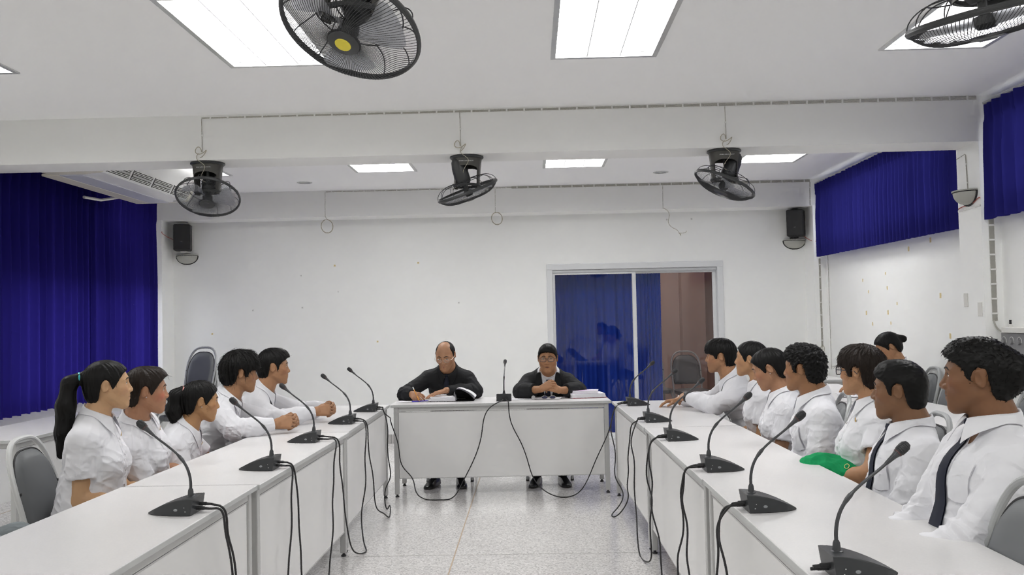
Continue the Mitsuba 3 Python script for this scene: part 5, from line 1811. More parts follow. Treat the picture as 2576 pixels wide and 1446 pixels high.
        for z, w, dpt in ((0.014, 0.019, 0.010), (-0.014, 0.011, 0.009), (0.0, 0.017, 0.014)):
            for x in (-1, 1):
                for y in (-0.004, dpt):
                    kn.append(knot + a * z + r * x * w * (0.75 if y > 0 else 1) + f * y)
        tk = put('tie', cat(fm_, bm_, hull(kn)), 'mat_tie', k, smooth=50, label='dark navy tie')
    if buttons:
        for z in buttons:
            c = lay(NB + a * z + f * 0.4, -f, 0.003)
            _, n_ = grad(lambda p: shirt_fn(p, True), c[None], 0.004)
            bt = lathe([(0, 0.003), (0.004, 0.0028), (0.0062, 0.0015), (0.0062, -0.002), (0, -0.002)], 14)
            put('button', xf(bt, frame_z(n_[0], (0.2, 0.3, 1)), c), 'mat_chrome' if female else 'mat_shirt', k)
    if pocket:
        pts_, n0 = [], 6
        for i_ in range(n0):
            for j_ in range(n0):
                u, w = i_ / (n0 - 1), j_ / (n0 - 1)
                zz = -0.150 - 0.115 * w - (0.010 * (1 - abs(2 * u - 1)) if j_ == n0 - 1 else 0)
                pts_.append(lay(NB + a * zz + f * 0.4 + r * (-0.040 - 0.085 * u), -f, 0.0085))
        i, j = np.meshgrid(np.arange(n0 - 1), np.arange(n0 - 1), indexing='ij')
        A0 = i * n0 + j
        fq = np.stack([A0, A0 + n0, A0 + n0 + 1, A0 + 1], -1).reshape(-1, 4)
        pk = trimesh.Trimesh(np.array(pts_), np.vstack([fq[:, [0, 2, 1]], fq[:, [0, 3, 2]]]), process=False)
        pk2 = pk.copy()
        pk2.vertices = pk2.vertices - f * 0.0035
        put('pocket', cat(pk, pk2), cloth, k, smooth=50)

    # trousers and shoes
    knees = {}
    if legs:
        kz = 0.0
        for s in (-1, 1):
            hj = HC + Rt * s * 0.088 - V(0, 0, 0.01)
            kn_ = HC + F * (0.42 if not female else 0.40) + Rt * s * (0.11 if not female else 0.07) + V(0, 0, -0.045 + (0.15 if legs == 'high' else 0))
            an = V(kn_[0], kn_[1], 0.10) + F * (0.0 if legs != 'tuck' else -0.22)
            knees[s] = (hj, kn_, an)
        tr_r = (0.092, 0.066, 0.052)

        def trouser(p):
            d = ell(p, HC - V(0, 0, 0.01), (0.18 * wm * g, 0.135 * g, 0.11), np.stack([Rt, F, V(0, 0, 1)], 1))
            for s in (-1, 1):
                hj, kn_, an = knees[s]
                d = smin(d, cone(p, hj, kn_, tr_r[0], tr_r[1]), 0.04)
                d = smin(d, cone(p, kn_, an, tr_r[1], tr_r[2]), 0.025)
            return d
        allp = np.array([q_ for s in (-1, 1) for q_ in knees[s]] + [HC + 0.1, HC - 0.1])
        put('trousers', nets(trouser, allp.min(0) - 0.13, allp.max(0) + 0.13, 0.019), trousers, k, smooth=True)
        for s in (-1, 1):
            an = knees[s][2]
            tf = unit(F + Rt * s * 0.22)
            side_ = np.cross(tf, V(0, 0, 1))
            pts_ = []
            for y, w, z1 in ((-0.065, 0.026, 0.052), (-0.05, 0.034, 0.075), (0.0, 0.036, 0.080), (0.05, 0.040, 0.068), (0.11, 0.046, 0.052), (0.155, 0.044, 0.042), (0.19, 0.034, 0.034), (0.21, 0.018, 0.024)):
                for x in (-1, 1):
                    pts_.append(V(an[0], an[1], 0) + tf * y + side_ * x * w + V(0, 0, 0.004))
                    pts_.append(V(an[0], an[1], 0) + tf * y + side_ * x * w * 0.62 + V(0, 0, z1))
                    pts_.append(V(an[0], an[1], 0) + tf * y + side_ * x * w + V(0, 0, z1 * 0.55))
            sm2 = hull(pts_)
            for _ in range(2):
                sm2 = sm2.subdivide()
            trimesh.smoothing.filter_taubin(sm2, iterations=6)
            sm2.vertices[:, 2] = np.maximum(sm2.vertices[:, 2], 0.001)
            put('shoe', sm2, 'mat_shoe', k, smooth=50)
    out = dict(key=k, H=H, MH=MH, hs=hs, NB=NB, HC=HC, a=a, f=f, r=r, F=F, Rt=Rt, arm=arm, lay=lay, from_h=from_h, face=face, S=S)
    return out


def hands_one(p, A, fr):
    m = A['E'] * 0.65 + A['W'] * 0.35
    d = smin(cone(p, m, A['W'], fr[0], fr[1]), hand_sd(p, A['hp']), 0.012)
    return d


def spectacles(P_, w=0.024, h=0.017, m='mat_spectacles', r=0.0016, round_=0.6, y=0.098, z=0.003, lens=True, name='spectacles'):
    k = fresh(P_['key'] + '__' + name)
    fh = P_['from_h']
    loops = []
    for s in (-1, 1):
        lp = []
        for t in np.linspace(0, 2 * math.pi, 33)[:-1]:
            c, sn = math.cos(t), math.sin(t)
            lp.append((s * (0.0325 + w * math.copysign(abs(c) ** round_, c)), y - 0.10 * (abs(s * (0.0325 + w * c)) - 0.02) ** 1 * 0.5, z + h * math.copysign(abs(sn) ** round_, sn)))
        loops.append(np.array(lp))
    ms = [tube(fh(l), r, 6, closed=True) for l in loops]
    ms.append(tube(fh([(-0.010, y + 0.001, z + 0.004), (0, y + 0.0035, z + 0.006), (0.010, y + 0.001, z + 0.004)]), r, 6))
    for s in (-1, 1):
        ms.append(tube(fh([(s * (0.0325 + w), y - 0.004, z + 0.006), (s * 0.072, y - 0.014, z + 0.006), (s * 0.079, 0.03, z + 0.005), (s * 0.080, -0.005, z + 0.003), (s * 0.079, -0.022, z - 0.012)]), r * 0.95, 6))
    scene[k] = mikit.ply(cat(ms), m, smooth=40)
    if lens:
        for l in loops:
            c = l.mean(0)
            vv = fh(np.vstack([l, [c]]))
            n = len(l)
            put('lens', trimesh.Trimesh(vv, [[i, (i + 1) % n, n] for i in range(n)], process=False), 'mat_glass', k, smooth=False)
    return k
# ------------------------------------------------------------------ the people
WHITE = 'students seated along the left tables'
RIGHT = 'students seated along the right tables'
tail_big = [((0, -0.090, 0.040), (0, -0.118, 0.042), 0.036, 0.020), ((0, -0.118, 0.042), (0, -0.160, 0.020), 0.021, 0.032), ((0, -0.160, 0.020), (0, -0.178, -0.080), 0.034, 0.042),
            ((0, -0.178, -0.080), (0, -0.190, -0.200), 0.042, 0.040), ((0, -0.190, -0.200), (0.0, -0.205, -0.300), 0.038, 0.020)]
PL1 = person('woman with a long black ponytail in a turquoise band, nearest on the left', (-1.985, 4.25, 1.158), 62, 2, 84, (-2.07, 4.22), female=True,
             skin=(0.48, 0.295, 0.185), collar='open', buttons=(-0.115, -0.185, -0.255, -0.325), hair=dict(style='swept', top=0.010, side=0.006, back=0.012, pts=tail_big, band=((0, -0.119, 0.042), (0, -1, 0.05), 0.020, 'mat_turquoise'), band_label='turquoise hair tie', seed=1, strands=150, len=0.03, lift=0.04, amp=0.002),
             face=dict(blush=0.2, jaw=0.97), group=WHITE, arms={1: dict(W=V(-1.80, 4.12, 0.64), hint=V(-0.2, -0.10, -1)), -1: dict(W=V(-1.78, 4.30, 0.64), hint=V(-0.2, 0.3, -1))})
PL2 = person('woman in a white short-sleeved shirt with brown-black hair pinned up and rouged cheeks, left side', (-1.935, 4.56, 1.108), 62, -2, 84, (-2.05, 4.72), hs=0.99, female=True, skin=(0.37, 0.19, 0.125), collar='open',
             buttons=(-0.12, -0.20, -0.28), hair=dict(style='swept', top=0.016, side=0.010, back=0.014, front=0.010, mat='mat_hair_brown', seed=2, pts=[((0, -0.09, 0.02), (0, -0.108, -0.01), 0.04, 0.036)], strands=260, len=0.024, lift=0.15, amp=0.0025), face=dict(blush=0.9), group=WHITE)
PL3 = person('woman in a white short-sleeved shirt leaning forward with a loose black ponytail, left side', (-1.865, 5.12, 1.005), 60, -6, 78, (-2.13, 5.12), hs=0.97, female=True, skin=(0.39, 0.215, 0.115), collar='open', buttons=(-0.12, -0.20),
             hair=dict(style='swept', top=0.012, side=0.009, back=0.012, seed=3, pts=[((0, -0.080, 0.055), (0, -0.105, 0.052), 0.034, 0.022), ((0, -0.105, 0.052), (0, -0.140, 0.020), 0.024, 0.036), ((0, -0.140, 0.020), (0, -0.140, -0.065), 0.040, 0.044), ((0, -0.140, -0.065), (0.0, -0.120, -0.165), 0.042, 0.016)],
                       band=((0, -0.106, 0.054), (0, -1, 0.2), 0.022, 'mat_pink'), band_label='pink hair tie', strands=260, len=0.035, lift=0.12), group=WHITE,
             arms={1: dict(W=V(-1.70, 5.03, 0.66), hint=V(-0.3, -0.5, -1)), -1: dict(W=V(-1.66, 5.25, 0.66), hint=V(-0.2, 0.6, -1))})
PL4 = person('young man with bushy black hair and clasped hands on the left tables', (-1.845, 5.76, 1.125), 60, -4, 80, (-2.16, 5.70), hs=1.04, skin=(0.33, 0.175, 0.105), shirt='long', sh=0.16,
             hair=dict(style='fringe', top=0.034, side=0.020, back=0.026, front=0.020, seed=4, ragged=1.0, strands=900, len=0.034, lift=0.5, amp=0.006), group=WHITE, buttons=(-0.10, -0.18),
             arms={1: dict(E=V(-1.80, 5.50, 0.795), W=V(-1.585, 5.62, 0.815), fd=V(0.85, 0.50, 0.02), nb=V(0.45, -0.85, 0.35), pose='clasp', show=1, fwd=0.03),
                   -1: dict(E=V(-1.74, 6.02, 0.80), W=V(-1.560, 5.845, 0.818), fd=V(0.70, -0.70, 0.05), nb=V(0.55, 0.75, 0.35), pose='clasp', show=1, fwd=0.03)})
PL5 = person('young man with navy tie and clasped hands, farthest on the left', (-1.765, 6.22, 1.135), 66, 0, 80, (-2.10, 6.20), hs=1.02, skin=(0.36, 0.19, 0.115), shirt='long', tie=0.30,
             hair=dict(style='short', top=0.022, side=0.006, back=0.012, front=0.018, seed=5, strands=420, len=0.02, lift=0.25, ragged=0.6), group=WHITE,
             arms={1: dict(E=V(-1.70, 6.04, 0.795), W=V(-1.475, 6.20, 0.83), fd=V(0.86, 0.45, 0.05), nb=V(0.40, -0.85, 0.35), pose='clasp', show=1, fwd=0.04),
                   -1: dict(E=V(-1.66, 6.55, 0.80), W=V(-1.455, 6.42, 0.835), fd=V(0.75, -0.62, 0.05), nb=V(0.5, 0.8, 0.3), pose='clasp', show=1, fwd=0.04)})
PM1 = person('balding man with thin-rimmed glasses and black shirt writing at the far table', (-0.752, 7.93, 1.130), 190, -24, 182, (-0.745, 8.42), hs=1.06, neck=0.105, drop=0.10, skin=(0.40, 0.215, 0.14), shirt='long', cloth='mat_shirt_black', tie=0.30,
             hair=dict(style='bald', top=0.002, side=0.004, back=0.006, seed=6, strands=120, len=0.010, lift=0.05, amp=0.0008), face=dict(eye=0.0022, blush=0.1, jaw=1.03, brow=0.0036, cheek=1.05), girth=1.08, sh=0.172,
             arms={1: dict(E=V(-1.105, 7.93, 0.80), W=V(-1.030, 7.815, 0.808), fd=V(0.40, -0.80, -0.12), nb=V(-0.55, -0.25, 0.75), pose='pen', show=1, fwd=0.04),
                   -1: dict(E=V(-0.505, 7.98, 0.81), W=V(-0.735, 7.785, 0.838), fd=V(-0.90, -0.38, -0.20), nb=V(-0.15, -0.10, 1), pose='flat', show=1, fwd=0.04)}, group='men in black at the far table')
PM2 = person('man in a black jacket, white shirt and dark-rimmed glasses speaking at the far table', (0.131, 7.93, 1.085), 185, -4, 181, (0.135, 8.40), hs=1.05, neck=0.108, drop=0.10, skin=(0.35, 0.18, 0.105), shirt='suit', collar='suit', cloth='mat_suit', tie=0.30,
             hair=dict(style='parted', top=0.016, side=0.006, back=0.008, front=0.004, seed=7, strands=160, len=0.02, lift=0.08, amp=0.0015, ragged=0.1), face=dict(mouth=0.004, eye=0.0036, jaw=1.06, cheek=1.1, blush=0.1, brow=0.0030), girth=1.06, sh=0.168,
             arms={1: dict(E=V(-0.105, 7.93, 0.805), W=V(0.062, 7.755, 0.835), fd=V(0.85, -0.12, 0.42), nb=V(-0.35, -0.75, 0.55), pose='clasp', show=1, fwd=0.04),
                   -1: dict(E=V(0.390, 7.93, 0.805), W=V(0.222, 7.765, 0.822), fd=V(-0.88, -0.20, 0.36), nb=V(0.30, -0.80, 0.45), pose='clasp', show=1, fwd=0.04)}, group='men in black at the far table')
PR1 = person('young man with a straight black fringe, white shirt and black wristwatch, farthest on the right', (1.325, 6.50, 1.138), -70, 0, -82, (1.62, 6.52), hs=1.0, skin=(0.36, 0.19, 0.115), shirt='long', tie=0.30,
             hair=dict(style='bowl', top=0.020, side=0.012, back=0.014, front=0.018, seed=8, strands=260, len=0.03, lift=0.10, ragged=0.3), face=dict(stubble=0.8), group=RIGHT,
             arms={1: dict(E=V(1.330, 6.84, 0.80), W=V(1.090, 6.90, 0.800), fd=V(-0.97, 0.10, -0.10), nb=V(-0.05, 0.10, 1), pose='spread', show=1, fwd=0.05),
                   -1: dict(E=V(1.245, 6.40, 0.80), W=V(1.110, 6.625, 0.838), fd=V(-0.42, 0.90, 0.06), nb=V(-0.45, -0.25, 0.85), pose='rest', show=1, fwd=0.06)})
PR2 = person('woman in a white short-sleeved shirt with black hair tied back, behind the one looking down', (1.405, 5.95, 1.142), -62, 2, -80, (1.56, 5.96), hs=0.97, female=True, skin=(0.42, 0.235, 0.14), collar='open', buttons=(-0.12, -0.20, -0.28),
             hair=dict(style='swept', top=0.010, side=0.007, back=0.014, seed=9, pts=[((0, -0.10, 0.0), (0, -0.128, -0.02), 0.034, 0.030)], strands=180, len=0.02, lift=0.06, amp=0.002), group=RIGHT)
PR3 = person('woman in a white short-sleeved shirt looking down, black hair combed back, right side', (1.385, 5.42, 1.108), -68, -20, -82, (1.50, 5.40), hs=0.99, female=True, skin=(0.35, 0.185, 0.12), collar='open', buttons=(-0.12, -0.20, -0.28),
             hair=dict(style='swept', top=0.012, side=0.009, back=0.016, seed=10, pts=[((0, -0.095, 0.01), (0, -0.135, -0.02), 0.040, 0.030), ((0, -0.135, -0.02), (0, -0.14, -0.12), 0.028, 0.022)], strands=200, len=0.024, lift=0.07, amp=0.002), face=dict(eye=0.0018, blush=0.4), group=RIGHT)
PR4 = person('young man with short curly black hair in a white long-sleeved shirt, right side', (1.405, 4.80, 1.140), -52, 0, -84, (1.50, 4.76), hs=1.0, skin=(0.27, 0.135, 0.075), shirt='long', pocket=True, buttons=(-0.10, -0.18),
             hair=dict(style='short', top=0.022, side=0.014, back=0.018, front=0.008, curl=True, amp=0.007, seed=11, strands=700, len=0.010, lift=0.9, thick=0.0016), group=RIGHT)
PR5 = person('person with tousled dark hair and glasses in a white short-sleeved shirt, right side', (1.525, 4.30, 1.152), -42, 0, -84, (1.54, 4.25), hs=0.97, female=True, skin=(0.40, 0.215, 0.13), collar='open', buttons=(-0.12, -0.20, -0.28, -0.36),
             hair=dict(style='fringe', top=0.022, side=0.016, back=0.020, front=0.012, mat='mat_hair_brown', seed=12, ragged=1.0, strands=700, len=0.03, lift=0.3, amp=0.005), group=RIGHT,
             arms={-1: dict(E=V(1.455, 4.02, 0.735), W=V(1.30, 4.13, 0.665))})
PR6 = person('young man with cropped black hair and dark tie, second nearest on the right', (1.475, 3.74, 1.108), -54, 0, -86, (1.465, 3.70), hs=1.02, skin=(0.175, 0.088, 0.050), shirt='long', tie=True, pocket=True,
             hair=dict(style='short', top=0.013, side=0.007, back=0.008, front=0.004, curl=True, amp=0.0014, seed=13, strands=300, len=0.006, lift=0.8), face=dict(nose=1.08, lip=(0.15, 0.065, 0.05)), group=RIGHT, fine=0.0034)
PR7 = person('young man with black hair tied in a curly puff, dark tie, nearest on the right', (1.418, 2.96, 1.212), -58, 0, -93, (1.365, 2.93), hs=1.03, skin=(0.165, 0.078, 0.042), shirt='long', tie=True, pocket=True,
             hair=dict(style='short', top=0.014, side=0.003, back=0.008, front=0.010, curl=True, amp=0.0022, seed=14, strands=1300, len=0.009, lift=0.8, thick=0.0012, whorl=(0, -0.10, 0.04),
                       pts=[((0, -0.070, 0.040), (0, -0.085, 0.020), 0.048, 0.056), ((0, -0.085, 0.020), (0, -0.082, -0.012), 0.056, 0.048)], join=0.008),
             face=dict(nose=1.12, stubble=0.25, lip=(0.15, 0.060, 0.048), jaw=1.04), group=RIGHT, fine=0.0030)
PR8 = person('person with glossy black hair bending over papers at the white table along the right wall', (2.965, 7.72, 1.135), -80, -28, -85, (3.03, 7.74), hs=1.0, female=True, skin=(0.36, 0.19, 0.115), collar='open',
             hair=dict(style='swept', top=0.014, side=0.012, back=0.016, seed=15, pts=[((0, -0.10, 0.02), (0, -0.135, 0.0), 0.036, 0.030)], strands=140, len=0.02, lift=0.05, amp=0.0015),
             arms={1: dict(W=V(2.74, 7.92, 0.80), fd=V(-1, -0.1, -0.1), nb=V(0, 0, 1)), -1: dict(W=V(2.70, 7.62, 0.79), fd=V(-0.96, -0.25, -0.1), nb=V(0, -0.2, 1), pose='rest')})
PL0 = person('person of whom only forearm and grey knee show at the left photo edge', (-2.22, 3.24, 1.16), 70, 0, 80, (-2.335, 3.235), skin=(0.34, 0.15, 0.10), shirt='short', collar='open', trousers='mat_trousers_grey', legs='high',
             hair=dict(style='short', seed=16, strands=60), arms={1: dict(W=V(-2.16, 3.06, 0.70)), -1: dict(E=V(-2.40, 3.48, 0.80), W=V(-2.175, 3.415, 0.722), fd=V(0.95, -0.05, -0.22), pose='rest')})
spectacles(PM1, w=0.021, h=0.015, m='mat_spectacles_metal', r=0.0011, round_=0.8, y=0.101, z=-0.004)
spectacles(PM2, w=0.0245, h=0.0175, m='mat_spectacles', r=0.0018, round_=0.55, y=0.100, z=0.001)
spectacles(PR5, w=0.025, h=0.019, m='mat_spectacles', r=0.0022, round_=0.55, y=0.101, z=0.001)


# watch and wristband of the man with the fringe
def band(P_, s, back, r, w, m, name, n=20, bulge=0):
    A = P_['arm'][s]
    d = unit(A['W'] - A['E'])
    c = A['W'] - d * back
    R = frame_z(d, (0.1, 0.2, 1))
    k = P_['key']
    segs = lathe([(r, -w), (r + 0.004, -w), (r + 0.004, w), (r, w), (r, -w)], 32)
    b = put(name, xf(segs, R, c), m, k)
    if bulge:
        up = unit(V(-0.2, -0.45, 0.85) - d * (V(-0.2, -0.45, 0.85) @ d))
        R2 = frame_z(up, d)
        put('watch_case', xf(lathe([(0, 0), (0.020, 0), (0.021, 0.006), (0.019, 0.011), (0.016, 0.012), (0, 0.012)], 24), R2, c + up * (r + 0.002)), 'mat_black', b)


band(PR1, -1, -0.004, 0.031, 0.012, 'mat_black', 'wristwatch', bulge=1)
band(PR1, 1, -0.006, 0.0295, 0.004, 'mat_white', 'wristband')


# small enamel badges and ear studs of the women in uniform
def badge(P_, x, z):
    c = P_['lay'](P_['NB'] + P_['a'] * z + P_['f'] * 0.35 + P_['r'] * x, -P_['f'], 0.003)
    n_ = unit(P_['f'] + P_['r'] * x * 3)
    R = frame_z(n_, P_['a'])
    put('badge', xf(cat(lathe([(0, 0.003), (0.005, 0.002), (0.006, 0), (0, -0.002)], 12), xf(lathe([(0, 0.002), (0.004, 0.002), (0.004, 0), (0, -0.001)], 10), t=[0, 0.009, 0]), xf(lathe([(0, 0.002), (0.002, 0.001), (0.002, 0), (0, -0.001)], 8), t=[0, 0.015, 0])), R, c), 'mat_gold', P_['key'], label='small golden badge')


for P_ in (PL1, PL2, PL3, PR2, PR5):
    badge(P_, -0.075, -0.105)
for P_, s in ((PL2, 1), (PL3, 1), (PR3, -1)):
    put('earring', xf(trimesh.creation.icosphere(1, 0.0028), t=P_['from_h']((s * 0.083, -0.006, -0.030))), 'mat_chrome', P_['key'])
# ------------------------------------------------------------------ chairs in use, empty and stacked
def chair_of(P_, label, group, dx=0.04, proto=None):
    c = P_['HC'] + P_['F'] * dx
    az = math.degrees(math.atan2(P_['F'][0], P_['F'][1]))
    return chair(label, c[0], c[1], az, 0, proto, group)


for P_, lb in ((PL1, 'grey padded chair with a pale arched frame under the woman with the long ponytail'), (PL2, 'grey padded chair under the woman with rouged cheeks'), (PL3, 'grey padded chair under the woman leaning forward, left side'),
               (PL4, 'grey padded chair under the young man with bushy hair'), (PL5, 'grey padded chair under the farthest young man on the left'), (PL0, 'grey padded chair at the left edge of the photo under the person in grey')):
    chair_of(P_, lb, 'grey padded chairs of the left row', proto=CPL if P_ is PL1 else None)
for P_, lb in ((PR1, 'grey padded chair under the farthest young man on the right'), (PR2, 'grey padded chair under the woman behind the one looking down'), (PR3, 'grey padded chair under the woman looking down'),
               (PR4, 'grey padded chair under the young man with curly hair'), (PR5, 'grey padded chair under the person with tousled hair and glasses'), (PR6, 'grey padded chair under the young man with cropped hair'),
               (PR7, 'grey padded chair under the young man with the hair puff'), (PR8, 'grey padded chair under the person bending over papers')):
    chair_of(P_, lb, 'grey padded chairs of the right row', dx=0.02)
chair_of(PM1, 'grey padded chair under the writing man at the far table', 'grey padded chairs behind the far table')
chair_of(PM2, 'grey padded chair under the speaking man, only its feet in view', 'grey padded chairs behind the far table')
chair('empty grey padded chair pushed under the right table at the right edge of the photo', 1.045, 2.52, -90, group='grey padded chairs of the right row')
chair('empty grey padded chair at the white table behind the student with the hair puff', 2.79, 6.83, -88, group='grey padded chairs at the right wall')
chair('dark grey chair at the side table, cut off by the right photo edge', 2.80, 5.74, -90, group='grey padded chairs at the right wall')
chair('empty grey padded chair in the right corner beyond the crosswise white table', 2.985, 10.02, 180, group='grey padded chairs at the right wall')
for i, wv in enumerate(('lowest', 'middle', 'topmost')):
    chair(f'grey padded chair in the stack in the left corner of the room, the {wv} one', -3.80, 9.96 - 0.018 * i, 203, 0.115 * i, group='stacked grey chairs in the left corner')
chair('dark chair seen through the right pane of the glass door', 2.08, 12.05, 172, group='chairs behind the glass door')
chair('dark chair half hidden by the narrow blue curtain behind the glass door', 1.62, 12.35, 172, group='chairs behind the glass door')

# ------------------------------------------------------------------ papers, books and small things
mat('paper', principled((0.80, 0.80, 0.83), 0.7, 0.2))
mat('cover_black', principled((0.02, 0.02, 0.022), 0.4))
mat('cover_lilac', principled(proc(lambda p, n, uv: mix((0.42, 0.17, 0.45), (0.80, 0.74, 0.82), smoothstep(0.34, 0.60, p.x + 0.25 * noise(p.x * 30, p.y * 30)))), 0.35))
mat('cover_red', principled((0.28, 0.02, 0.03), 0.5))
mat('pen_blue', principled((0.04, 0.02, 0.45), 0.3))
mat('pencil', principled((0.75, 0.32, 0.04), 0.4))
mat('green_cloth', {'type': 'bumpmap', 'scale': 0.003, 'arbitrary': proc(cloth_bump, 2e-3), 'bsdf': principled((0.005, 0.26, 0.085), 0.8, 0.2)})
mat('red_cloth', principled((0.17, 0.012, 0.018), 0.7, 0.2))
mat('lens_dark', principled((0.01, 0.012, 0.06), 0.08, 0.6))
ZT = 0.7506


def sheet(x, y, w, d, deg, z, seed=0, curl=0.004, n=9):
    rs = np.random.default_rng(seed)
    a, b = np.meshgrid(np.linspace(-w / 2, w / 2, n), np.linspace(-d / 2, d / 2, n), indexing='ij')
    q = rs.uniform(-1, 1, 4)
    zz = z + curl * np.clip((a / w * 2) ** 2 * (0.5 + 0.5 * q[0]) + (b / d * 2) ** 2 * 0.3, 0, 1) * ((a * q[1] + b * q[2]) > 0)
    c, s = math.cos(math.radians(deg)), math.sin(math.radians(deg))
    top = np.stack([x + a * c - b * s, y + a * s + b * c, zz], -1).reshape(-1, 3)
    i, j = np.meshgrid(np.arange(n - 1), np.arange(n - 1), indexing='ij')
    A0 = i * n + j
    f = np.stack([A0, A0 + n, A0 + n + 1, A0 + 1], -1).reshape(-1, 4)
    t = np.vstack([f[:, [0, 1, 2]], f[:, [0, 2, 3]]])
    N = len(top)
    return trimesh.Trimesh(np.vstack([top + [0, 0, 0.0008], top]), np.vstack([t, t[:, ::-1] + N]), process=False)


def paper(label, x, y, w, d, deg, z=ZT, seed=0, group=None, curl=0.004):
    k = thing('paper', label, 'paper', group)
    put('sheet', sheet(x, y, w, d, deg, z, seed, curl), 'mat_paper', k, smooth=True)
    return k


paper('white sheet on the far table under the hand of the writing man', -1.00, 7.80, 0.28, 0.20, -6, seed=1, group='loose white sheets on the far table')
paper('white sheet on the far table right of its microphone', -0.095, 7.86, 0.27, 0.20, 4, seed=2, group='loose white sheets on the far table')
paper('white sheet on the far table under the sunglasses', 0.115, 7.82, 0.24, 0.19, -8, seed=3, z=ZT + 0.0012, group='loose white sheets on the far table')
k = thing('pen', 'blue pen lying on the white sheet of the writing man', 'pen')
put('barrel', tube([[-1.020, 7.705, ZT + 0.006], [-0.895, 7.735, ZT + 0.006]], 0.0045, 10), 'mat_pen_blue', k)
put('tip', tube([[-0.895, 7.735, ZT + 0.006], [-0.880, 7.739, ZT + 0.005]], [0.0042, 0.0012], 10), 'mat_pen_blue', k)
k = thing('pencil', 'orange pencil in the right hand of the writing man', 'pencil')
a, b = V(-0.955, 7.705, 0.753), V(-1.018, 7.755, 0.874)
put('shaft', tube([a + (b - a) * 0.1, a + (b - a) * 0.82], 0.0040, 6), 'mat_pencil', k, smooth=False)
put('point', tube([a, a + (b - a) * 0.1], [0.0006, 0.0040], 6), 'mat_chipboard', k)
put('eraser', tube([a + (b - a) * 0.82, b], 0.0044, 8), 'mat_white', k)
# open book: page block, thin cover and a sheaf of pages curling over
k = thing('book', 'thick open book on the far table with a sheaf of pages curling over', 'book')
bk = [box(-0.862, -0.655, 7.690, 7.945, ZT + 0.002 + 0.005 * i, ZT + 0.0066 + 0.005 * i, 0.0008) for i in range(8)]
for i, m in enumerate(bk):
    m.apply_translation([0.003 * math.sin(i * 1.7), 0.002 * math.cos(i * 2.3), 0])
put('page_block', cat(bk), 'mat_paper', k, smooth=False)
put('cover', box(-0.866, -0.500, 7.685, 7.950, ZT, ZT + 0.002), 'mat_cover_black', k, smooth=False)
for i in range(4):
    pts = spline([[-0.655, 0, ZT + 0.030 + 0.004 * i], [-0.668 + 0.002 * i, 0, ZT + 0.062 + 0.004 * i], [-0.640, 0, ZT + 0.092 + 0.004 * i], [-0.585, 0, ZT + 0.082 + 0.005 * i], [-0.520 + 0.004 * i, 0, ZT + 0.034 + 0.006 * i], [-0.500 + 0.004 * i, 0, ZT + 0.012 + 0.006 * i]], 26)
    v0 = np.vstack([pts + [0, 7.692, 0], pts + [0, 7.942, 0]])
    n = len(pts)
    fq = [[j, j + 1, n + j + 1] for j in range(n - 1)] + [[j, n + j + 1, n + j] for j in range(n - 1)]
    m = trimesh.Trimesh(v0, fq, process=False)
    put('page', cat(m, xf(m, t=[0, 0, 0.0022])), 'mat_cover_black' if i == 0 else 'mat_paper', k, smooth=True)
# pile of books and folders in front of the speaking man
GB = 'pile of books on the far table'
k = thing('folder', 'red-edged folder at the bottom of the pile on the far table', 'folder', GB)
put('cover', xf(box(-0.150, 0.150, -0.11, 0.11, 0, 0.003, 0.001), trimesh.transformations.rotation_matrix(0.22, [0, 0, 1])[:3, :3], [0.455, 7.88, ZT]), 'mat_cover_red', k)
k = thing('book', 'thick white document bundle in the middle of the pile on the far table', 'book', GB)
for i in range(6):
    put('page_block', xf(box(-0.145, 0.145, -0.105, 0.105, 0, 0.0056, 0.0008), trimesh.transformations.rotation_matrix(0.17 + 0.03 * math.sin(i * 2.1), [0, 0, 1])[:3, :3], [0.448 + 0.004 * math.sin(i), 7.872, ZT + 0.0036 + 0.006 * i]), 'mat_paper', k, smooth=False)
k = thing('book', 'book with a lilac and white cover on top of the pile on the far table', 'book', GB)
R = trimesh.transformations.rotation_matrix(-0.10, [0, 0, 1])[:3, :3]
put('page_block', xf(box(-0.118, 0.118, -0.082, 0.082, 0.0022, 0.020, 0.001), R, [0.432, 7.865, ZT + 0.040]), 'mat_paper', k, smooth=False)
put('cover', xf(cat(box(-0.122, 0.122, -0.086, 0.086, 0.020, 0.0222), box(-0.122, 0.122, -0.086, 0.086, 0, 0.0022)), R, [0.432, 7.865, ZT + 0.040]), 'mat_cover_lilac', k, smooth=False)
# sunglasses and a steel watch on the far table
k = thing('sunglasses', 'folded sunglasses with dark blue lenses lying on the far table', 'sunglasses')
for s in (-1, 1):
    ring = np.array([[0.128 + s * 0.034 + 0.026 * math.cos(t), 7.755 + 0.004 * abs(math.cos(t)), ZT + 0.015 + 0.012 * math.sin(t)] for t in np.linspace(0, 2 * math.pi, 25)[:-1]])
    put('rim', tube(ring, 0.0014, 6, closed=True), 'mat_spectacles_metal', k)
    c = ring.mean(0)
    put('lens', trimesh.Trimesh(np.vstack([ring, [c]]), [[i, (i + 1) % 24, 24] for i in range(24)], process=False), 'mat_lens_dark', k)
    put('temple', tube([[0.128 + s * 0.060, 7.757, ZT + 0.018], [0.128 + s * 0.062, 7.79, ZT + 0.018], [0.128 - s * 0.02, 7.80, ZT + 0.004]], 0.0014, 6), 'mat_spectacles_metal', k)
put('bridge', tube([[0.120, 7.756, ZT + 0.018], [0.128, 7.753, ZT + 0.021], [0.136, 7.756, ZT + 0.018]], 0.0014, 6), 'mat_spectacles_metal', k)
k = thing('wristwatch', 'steel wristwatch lying on a sheet on the far table', 'watch')
put('case', xf(lathe([(0, 0), (0.017, 0), (0.018, 0.004), (0.016, 0.009), (0, 0.010)], 24), frame_z((0, -0.75, 0.66)), [0.0, 7.745, ZT + 0.014]), 'mat_chrome', k)
